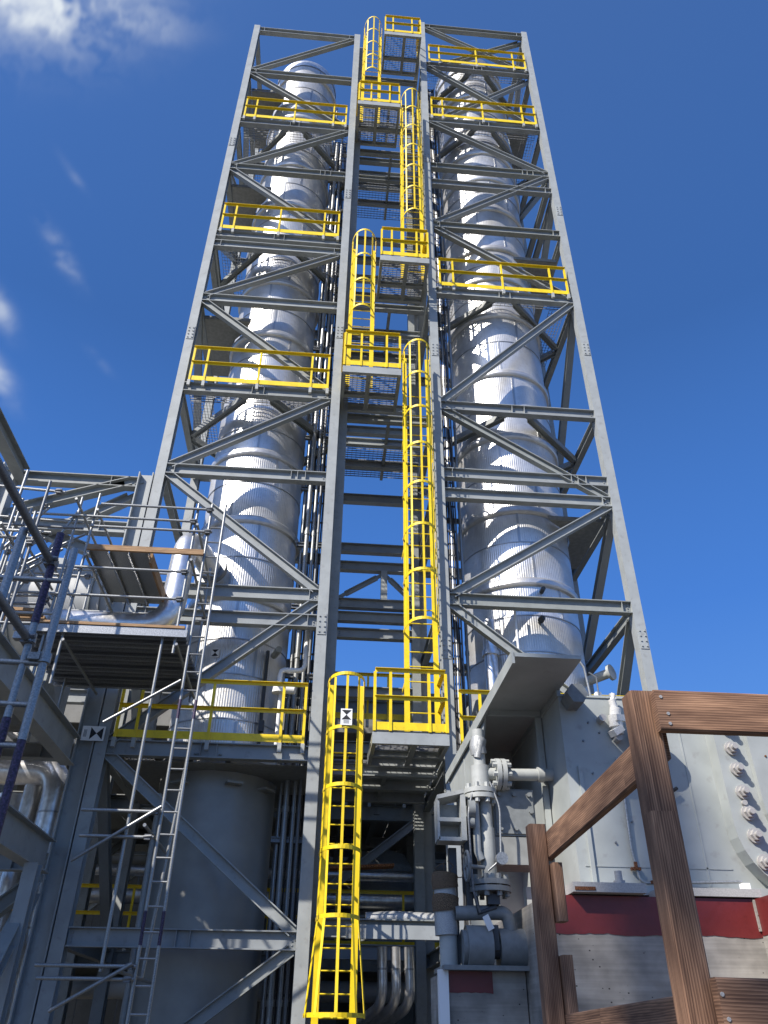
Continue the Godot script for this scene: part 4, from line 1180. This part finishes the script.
func build_valves() -> void:
	var z := -6.3
	var v := thing("relief_valve", "pale grey flanged relief valve assembly beside the machine", "valve", Vector3(1.29, 2.4, z))
	part("bonnet", Geo.new().tube([Vector3(1.30, 3.42, z), Vector3(1.30, 3.74, z)], 0.05, 16), M.machine_pale, v)
	part("spring_wrap", Geo.new().tube([Vector3(1.30, 3.54, z), Vector3(1.29, 3.60, z + 0.01), Vector3(1.305, 3.66, z)], 0.068, 9).tube([Vector3(1.28, 3.5, z + 0.03), Vector3(1.31, 3.64, z + 0.05)], 0.035, 7), M.wrap, v)
	part("body", Geo.new().tube([Vector3(1.30, 3.26, z), Vector3(1.30, 3.44, z)], 0.075, 18).tube([Vector3(1.30, 3.38, z), Vector3(1.44, 3.38, z)], 0.05, 16), M.machine_pale, v)
	var g := Geo.new()
	pipe_flange(g, Vector3(1.44, 3.38, z), Vector3(1, 0, 0), 0.125)
	part("side_flange", g, M.machine_pale, v)
	part("outlet_pipe", Geo.new().tube([Vector3(1.48, 3.38, z), Vector3(1.9, 3.39, z)], 0.048, 16).disc(Vector3(1.80, 3.39, z), Vector3(1, 0, 0), 0.06, 0.05), M.machine_pale, v)
	g = Geo.new()
	pipe_flange(g, Vector3(1.29, 3.19, z), Vector3(0, 1, 0), 0.13)
	part("base_flange", g, M.machine_pale, v)
	part("inlet_pipe", Geo.new().tube([Vector3(1.325, 2.58, z), Vector3(1.325, 3.18, z)], 0.05, 16).tube([Vector3(1.325, 2.58, z), Vector3(1.325, 2.96, z)], 0.06, 16), M.machine_pale, v)
	part("bypass_pipe", Geo.new().tube([Vector3(1.235, 3.16, z + 0.05), Vector3(1.235, 2.78, z + 0.05), Vector3(1.26, 2.72, z + 0.05)], 0.03, 12), M.machine_pale, v)
	g = Geo.new()
	pipe_flange(g, Vector3(1.325, 2.52, z), Vector3(0, 1, 0), 0.155)
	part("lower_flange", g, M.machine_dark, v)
	var hw := Geo.new()
	var wheel := []
	for i in 25:
		var a := TAU * i / 24.0
		wheel.append(Vector3(1.13, 2.66 + 0.1 * sin(a), z + 0.14 + 0.1 * cos(a)))
	hw.tube(wheel, 0.012, 8, false)
	for i in 3:
		var a := PI * i / 3.0
		hw.tube([Vector3(1.13, 2.66 - 0.1 * sin(a), z + 0.14 - 0.1 * cos(a)), Vector3(1.13, 2.66 + 0.1 * sin(a), z + 0.14 + 0.1 * cos(a))], 0.008, 6)
	hw.tube([Vector3(1.13, 2.66, z + 0.14), Vector3(1.27, 2.66, z + 0.1)], 0.015, 8)
	part("handwheel", hw, M.machine_dark, v)
	part("sense_line", Geo.new().tube(bend([Vector3(1.36, 3.3, z + 0.07), Vector3(1.42, 3.1, z + 0.1), Vector3(1.40, 2.72, z + 0.1), Vector3(1.30, 2.64, z + 0.08)], 0.06), 0.008, 8), M.galv, v)
	part("sense_line", Geo.new().tube(bend([Vector3(1.22, 3.24, z + 0.08), Vector3(1.16, 3.05, z + 0.13), Vector3(1.17, 2.5, z + 0.12), Vector3(1.22, 2.36, z + 0.08)], 0.06), 0.008, 8), M.galv_dark, v)
	part("gauge", Geo.new().tube([Vector3(1.40, 2.72, z + 0.1), Vector3(1.40, 2.72, z + 0.15)], 0.045, 18), M.galv, v)
	# pump below
	var p := thing("pump", "dark blue-grey pump and motor below the relief valve", "pump", Vector3(1.3, 1.99, z))
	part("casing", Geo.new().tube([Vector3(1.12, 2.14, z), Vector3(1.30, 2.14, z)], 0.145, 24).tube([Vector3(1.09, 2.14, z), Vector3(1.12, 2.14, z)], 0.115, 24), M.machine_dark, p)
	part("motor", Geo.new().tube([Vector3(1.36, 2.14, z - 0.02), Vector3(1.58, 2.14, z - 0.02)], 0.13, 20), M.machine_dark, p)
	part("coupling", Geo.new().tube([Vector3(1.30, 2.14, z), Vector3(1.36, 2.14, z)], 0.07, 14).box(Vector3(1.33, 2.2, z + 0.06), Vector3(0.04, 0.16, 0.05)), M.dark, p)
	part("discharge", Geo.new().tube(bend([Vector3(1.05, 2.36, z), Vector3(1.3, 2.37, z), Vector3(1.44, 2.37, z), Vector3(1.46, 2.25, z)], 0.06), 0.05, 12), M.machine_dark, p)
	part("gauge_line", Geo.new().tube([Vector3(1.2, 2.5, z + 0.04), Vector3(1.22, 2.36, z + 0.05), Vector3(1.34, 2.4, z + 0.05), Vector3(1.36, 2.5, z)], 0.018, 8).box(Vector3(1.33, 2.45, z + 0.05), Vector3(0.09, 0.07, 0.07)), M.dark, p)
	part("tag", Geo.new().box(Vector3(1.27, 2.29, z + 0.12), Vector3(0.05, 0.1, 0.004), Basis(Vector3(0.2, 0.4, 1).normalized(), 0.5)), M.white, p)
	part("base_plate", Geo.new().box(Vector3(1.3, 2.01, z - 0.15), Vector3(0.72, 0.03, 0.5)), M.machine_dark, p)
	# junction box
	var j := thing("junction_box", "square blue-grey junction box with bolted lid below the outlet pipe", "junction box", Vector3(1.66, 2.8, -6.45))
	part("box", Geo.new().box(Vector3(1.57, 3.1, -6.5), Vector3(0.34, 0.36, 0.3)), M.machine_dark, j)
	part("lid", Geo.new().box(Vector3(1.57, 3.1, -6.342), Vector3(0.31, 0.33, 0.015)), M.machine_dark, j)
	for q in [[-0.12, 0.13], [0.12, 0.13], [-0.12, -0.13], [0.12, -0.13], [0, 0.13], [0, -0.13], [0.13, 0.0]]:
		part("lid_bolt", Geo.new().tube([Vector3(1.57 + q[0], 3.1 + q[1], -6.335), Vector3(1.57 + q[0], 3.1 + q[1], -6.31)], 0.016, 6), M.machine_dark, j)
	part("lower_box", Geo.new().box(Vector3(1.57, 2.81, -6.5), Vector3(0.36, 0.2, 0.32)), M.plate, j)
	part("stand", Geo.new().box(Vector3(1.7, 1.4, -6.55), Vector3(0.1, 2.36, 0.1)), M.machine_pale, j)
	# clamp casting on the other side
	var k := thing("clamp_casting", "pale C-shaped cast bracket with two pockets beside the relief valve", "bracket", Vector3(1.04, 2.8, z))
	part("casting", Geo.new().prism([Vector3(0.93, 3.13, z - 0.08), Vector3(1.14, 3.18, z - 0.08), Vector3(1.14, 3.2, z + 0.1), Vector3(0.93, 3.15, z + 0.1)], Vector3(-0.005, 0.03, 0)).box(Vector3(1.03, 3.0, z), Vector3(0.2, 0.03, 0.18)).box(Vector3(1.03, 2.86, z), Vector3(0.19, 0.028, 0.17)).box(Vector3(1.03, 3.0, z - 0.08), Vector3(0.2, 0.29, 0.03)).box(Vector3(0.935, 3.0, z), Vector3(0.018, 0.29, 0.17)).box(Vector3(1.13, 3.02, z), Vector3(0.04, 0.34, 0.19)), M.machine_pale, k)
	part("hub", Geo.new().tube([Vector3(1.17, 3.08, z + 0.08), Vector3(1.22, 3.08, z + 0.08)], 0.07, 14).tube([Vector3(1.17, 2.98, z + 0.09), Vector3(1.21, 2.98, z + 0.09)], 0.04, 10), M.machine_dark, k)
	part("stem", Geo.new().box(Vector3(1.06, 2.4, z - 0.1), Vector3(0.06, 0.85, 0.06)).box(Vector3(1.17, 2.7, z - 0.04), Vector3(0.05, 0.7, 0.05)).box(Vector3(1.22, 2.75, z - 0.1), Vector3(0.06, 0.5, 0.05)), M.dark, k)
	# wrapped pipe
	var w := thing("wrapped_pipe", "grey wrapped pipe tied with two burlap bands", "pipe", Vector3(0.99, 2.0, -6.35))
	part("pipe", Geo.new().tube([Vector3(1.0, 2.0, -6.35), Vector3(1.0, 2.25, -6.35)], 0.065, 18), M.machine_pale, w)
	part("wrap", Geo.new().tube([Vector3(0.99, 2.22, -6.35), Vector3(0.985, 2.35, -6.35), Vector3(0.99, 2.45, -6.35), Vector3(0.985, 2.6, -6.35)], 0.085, 20), M.wrap, w)
	for y in [2.43, 2.58]:
		part("burlap_band", Geo.new().tube([Vector3(0.99, y - 0.045, -6.35), Vector3(0.985, y, -6.345), Vector3(0.99, y + 0.045, -6.35)], 0.1, 14), M.burlap, w)
	for q in [[0.9, 2.66, 0.06], [1.05, 2.68, -0.05], [1.1, 2.6, 0.08], [0.97, 2.69, 0.02]]:
		part("loose_strand", Geo.new().tube([Vector3(0.985, 2.6, -6.3), Vector3(q[0], q[1], -6.28), Vector3(q[0] + q[2], q[1] + 0.03, -6.26)], 0.004, 5), M.burlap, w)

func board(t: Node3D, called: String, a: Vector3, b: Vector3, w: float, h: float, k: int, up := Vector3.UP) -> void:
	# a sawn board with eased edges: an eight-sided section swept from a to b
	var x := (b - a).normalized()
	if absf(x.dot(up)) > 0.95: up = Vector3(0, 0, 1)
	var z := x.cross(up).normalized()
	var y := z.cross(x)
	var e := 0.006
	var sec := [Vector2(-w / 2 + e, -h / 2), Vector2(w / 2 - e, -h / 2), Vector2(w / 2, -h / 2 + e), Vector2(w / 2, h / 2 - e), Vector2(w / 2 - e, h / 2), Vector2(-w / 2 + e, h / 2), Vector2(-w / 2, h / 2 - e), Vector2(-w / 2, -h / 2 + e)]
	var g := Geo.new()
	var l := a.distance_to(b)
	var run := 0.37 * k
	for i in 8:
		var s0: Vector2 = sec[i]
		var s1: Vector2 = sec[(i + 1) % 8]
		var d := s0.distance_to(s1)
		var p0 := z * s0.x + y * s0.y
		var p1 := z * s1.x + y * s1.y
		g.quad(a + p0, b + p0, b + p1, a + p1, Vector2(k * 0.71, run), Vector2(k * 0.71 + l, run), Vector2(k * 0.71 + l, run + d), Vector2(k * 0.71, run + d))
		run += d
		g.tri(a, a + p0, a + p1)
		g.tri(b, b + p1, b + p0)
	part(called, g, M.wood[k % 3], t)

func build_railing() -> void:
	var t := thing("wooden_railing", "weathered timber guard rail of square posts and boards", "railing", Vector3(1.2, 0, -2.6))
	board(t, "post", Vector3(1.135, 0, -2.60), Vector3(1.135, 2.635, -2.60), 0.092, 0.092, 0)
	board(t, "post", Vector3(1.215, 0, -4.46), Vector3(1.215, 2.585, -4.46), 0.092, 0.092, 1)
	board(t, "post", Vector3(3.1, 0, -2.60), Vector3(3.1, 2.62, -2.60), 0.092, 0.092, 2)
	board(t, "rail", Vector3(1.155, 2.55, -2.525), Vector3(3.2, 2.55, -2.525), 0.04, 0.145, 2)
	board(t, "rail", Vector3(1.203, 2.48, -2.62), Vector3(1.285, 2.48, -4.5), 0.04, 0.14, 1)
	board(t, "rail", Vector3(1.22, 1.655, -2.7), Vector3(1.285, 1.63, -4.5), 0.04, 0.14, 0)
	board(t, "rail", Vector3(1.17, 1.68, -2.525), Vector3(3.2, 1.66, -2.525), 0.04, 0.145, 1)
	board(t, "block", Vector3(1.29, 2.38, -4.40), Vector3(1.29, 2.10, -4.40), 0.05, 0.09, 2)
	board(t, "block", Vector3(1.29, 1.95, -4.40), Vector3(1.29, 1.70, -4.40), 0.05, 0.09, 1)
	for q in [[1.175, 2.595], [1.19, 2.535], [1.19, 2.50], [1.18, 1.71], [1.185, 1.65]]:
		part("nail", Geo.new().tube([Vector3(q[0], q[1], -2.506), Vector3(q[0], q[1], -2.502)], 0.006, 8), M.bolt, t)

# ---------------------------------------------------------------- what stands behind
func build_background() -> void:
	var ground := Geo.new()
	ground.quad(Vector3(-900, 0, 900), Vector3(900, 0, 900), Vector3(900, 0, -900), Vector3(-900, 0, -900))
	var go := part("ground", ground, M.ground)
	go.set_meta("kind", "structure")
	var f := thing("process_structure", "dark steel process frame behind and below the tower", "steel frame", Vector3(0, 0, -22))
	for x in [-8.5, -5.0, -1.2, 2.6, 6.6]:
		for z in [-19.0, -22.6, -26.0]:
			part("column", Geo.new().ibeam(Vector3(x, 0, z), Vector3(x, 8.9 if x < 3 else 6.4, z), 0.28, 0.26, Vector3(0, 0, 1)), M.steel_b, f)
	for z in [-19.0, -22.6, -26.0]:
		for y in [3.1, 6.2, 8.8]:
			beam_x(f, -8.4, 2.5 if y > 7 else 6.5, y, z - 0.28, 0.34, 0.2)
		for q in [[-8.5, 3.1, -5.0, 6.0], [-1.2, 3.2, 2.6, 6.0], [2.6, 0.2, 6.6, 3.0]]:
			brace(f, Vector3(q[0], q[1], z), Vector3(q[2], q[3], z), 0.18, 0.16)
	for x in [-7.6, -6.2, -4.2, -2.8, 0.6, 1.4, 4.2, 5.4]:
		for y in [3.1, 6.2]:
			part("joist", Geo.new().ibeam(Vector3(x, y - 0.1, -19.2), Vector3(x, y - 0.1, -25.8), 0.2, 0.14), M.steel_b, f)
	for k in 13:
		part("shading_deck_panel", Geo.new().box(Vector3(-7.85 + k * 1.14, 6.22, -22.4), Vector3(1.12, 0.02, 6.8)), M.plate, f)  # solid decks placed to keep the space beneath them dark
		part("shading_deck_panel", Geo.new().box(Vector3(-7.85 + k * 1.14, 3.12, -22.4), Vector3(1.12, 0.02, 6.8)), M.plate, f)
	var hall := thing("added_hall", "added long grey metal-clad hall low behind the tower, with an added canopy that shades it", "building", Vector3(-2, 0, -31))  # hall added to darken the low gaps; its canopy added to shade the wall
	for k in 30:
		part("wall_panel", Geo.new().box(Vector3(-19.5 + k * 1.2, 4.8, -28.0), Vector3(1.18, 9.6, 0.08 + 0.04 * (k % 2))), M.hall, hall)
	part("added_shade_roof", Geo.new().box(Vector3(-2.1, 9.7, -28.6), Vector3(37.4, 0.2, 15.0)), M.hall, hall)  # overhang added to keep sun off the hall front
	part("side_wall", Geo.new().box(Vector3(-20.0, 4.8, -28.6), Vector3(0.1, 9.6, 14.8)), M.hall, hall)
	part("added_canopy_fascia", Geo.new().box(Vector3(-8.5, 9.1, -21.2), Vector3(24.0, 1.0, 0.08)), M.hall, hall)
	part("side_wall", Geo.new().box(Vector3(15.9, 4.8, -32.0), Vector3(0.1, 9.6, 8.0)), M.hall, hall)
	var r := thing("rear_handrail", "shaded yellow handrail on the low deck behind the tower", "railing", Vector3(0, 3.15, -18.9))
	rail_run(r, Vector3(-8.3, 3.16, -18.85), Vector3(6.4, 3.16, -18.85), [0.0, 0.1, 0.2, 0.3, 0.4, 0.5, 0.6, 0.7, 0.8, 0.9, 1.0])
	r = thing("rear_handrail", "yellow handrail on the upper deck behind the lowest landing", "railing", Vector3(1.0, 6.25, -18.9))
	rail_run(r, Vector3(-1.2, 6.26, -18.85), Vector3(3.4, 6.26, -18.85), [0.0, 0.2, 0.4, 0.52, 0.7, 1.0])
	r = thing("rear_handrail", "yellow handrail at the back of the ladder bay above the lowest landing", "railing", Vector3(1.0, 7.75, -17.6))
	rail_run(r, Vector3(0.15, 7.75, -17.6), Vector3(2.1, 7.75, -17.6), [0.0, 0.45, 0.7, 1.0])
	# equipment
	var pipes := [[-8.0, 6.0, 4.3, -20.5, 0.18, "silver horizontal pipe on the low deck"], [-8.0, 6.0, 4.8, -20.2, 0.12, "slimmer silver horizontal pipe above the low deck"], [-2.0, 3.0, 7.25, -18.3, 0.16, "silver horizontal pipe behind the lowest landing"], [-2.0, 3.0, 6.75, -18.3, 0.09, "thin silver horizontal pipe behind the lowest landing"], [-8.0, 4.0, 2.4, -19.6, 0.2, "dull horizontal pipe below the low deck"]]
	for q in pipes:
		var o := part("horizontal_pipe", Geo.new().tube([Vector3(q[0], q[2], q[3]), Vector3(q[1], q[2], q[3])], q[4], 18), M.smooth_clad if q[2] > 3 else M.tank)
		metas(o, q[5], "pipe", "horizontal pipes behind the tower")
	for q in [[-6.8, -21.0, 0.8, "dark vertical drum behind the scaffold"], [-0.4, -21.0, 0.7, "dark vertical drum behind the lowest caged ladder"], [1.6, -21.6, 0.9, "dark vertical drum behind the lowest landing"], [4.6, -21.0, 0.8, "dark vertical drum behind the machine"]]:
		var d := thing("vertical_drum", q[3], "drum", Vector3(q[0], 0, q[1]), "drums in the rear frame")
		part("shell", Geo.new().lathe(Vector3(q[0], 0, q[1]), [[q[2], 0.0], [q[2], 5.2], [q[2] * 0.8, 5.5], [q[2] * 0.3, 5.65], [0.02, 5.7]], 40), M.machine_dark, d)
		part("girth_ring", Geo.new().lathe(Vector3(q[0], 0, q[1]), [[q[2], 2.6], [q[2] + 0.06, 2.6], [q[2] + 0.06, 2.72], [q[2], 2.72]], 40), M.plate, d)
	# three silver bends hanging below the low beam, with a shelf
	for k in 3:
		var x := 1.24 + k * 0.235
		var t := thing("hanging_elbow", ["silver insulated pipe bend nearest the lowest caged ladder, under the low beam", "middle one of three silver pipe bends under the low beam", "silver insulated pipe bend under the low beam, nearest the wrapped pipe"][k], "pipe", Vector3(x, 1.9, -15.4), "three hanging silver bends")
		part("pipe", Geo.new().tube(bend([Vector3(x, 2.9, -15.3), Vector3(x + 0.02, 2.05, -15.3), Vector3(x - 0.4, 1.75, -16.2)], 0.3), 0.085, 20), M.smooth_clad, t)
		part("band", Geo.new().tube([Vector3(x, 2.55, -15.3), Vector3(x, 2.58, -15.3)], 0.091, 20), M.strap, t)
	var sh := part("shelf_beam", Geo.new().channel(Vector3(0.55, 3.0, -14.02), Vector3(2.24, 3.0, -14.02), 0.2, 0.08, Vector3(0, 0, -1)), M.steel)
	metas(sh, "sunlit pale channel across the foot of the ladder bay", "beam")
	var wt := part("wrapped_bundle", Geo.new().tube([Vector3(0.9, 3.24, -14.6), Vector3(1.4, 3.27, -14.6), Vector3(2.1, 3.24, -14.55)], 0.11, 12), M.wrap)
	metas(wt, "grey wrapped pipe bundle lying on the ladder bay's low beam", "pipe")
	var lp := part("plank", Geo.new().box(Vector3(0.95, 4.45, -17.0), Vector3(1.3, 0.05, 0.3), Basis(Vector3(0, 0, 1), 0.06)), M.orange)
	metas(lp, "orange-brown plank lying inside the dark ladder bay", "plank")
	# unseen unit and stack out of view, placed and sized to shade the machine
	var u := thing("unseen_shading_unit", "tall unit out of view behind the viewer, placed to shade the foot of the machine", "building", Vector3(-21.5, 0, 11))
	for k in 6:
		part("wall_panel", Geo.new().box(Vector3(-21.5, 14.05, 8.6 + k * 0.86), Vector3(3.0, 28.1, 0.84)), M.plate, u)
	part("unseen_stack", Geo.new().tube([Vector3(-21.4, 0, 14.95), Vector3(-21.4, 31.9, 14.95)], 0.24, 24), M.tank, u)
	for y in [6.0, 12.0, 18.0, 24.0, 29.0]:
		part("beam", Geo.new().ibeam(Vector3(-21.4, y, 14.2), Vector3(-21.4, y, 19.6), 0.4, 0.3), M.steel_b, u)
	for z2 in [16.4, 19.6]:
		part("column", Geo.new().ibeam(Vector3(-21.4, 0, z2), Vector3(-21.4, 29.4, z2), 0.4, 0.36, Vector3(0, 0, 1)), M.steel_b, u)
	# far yard
	for q in [[-46.0, -70.0, 9.0, 7.0, "pale storage tank far behind the scaffold"], [18.0, -85.0, 10.0, 8.0, "pale storage tank far behind the tower"]]:
		var o := part("storage_tank", Geo.new().lathe(Vector3(q[0], 0, q[1]), [[q[2], 0.0], [q[2], q[3]], [0.05, q[3] + 1.2]], 48), M.tank)
		metas(o, q[4], "storage tank", "far storage tanks")

func _ready() -> void:
	rng.seed = 7
	set_camera_and_light()
	make_materials()
	build_tower()
	build_vessels()
	build_risers()
	build_rack()
	build_scaffold()
	build_machine()
	build_railing()
	build_background()
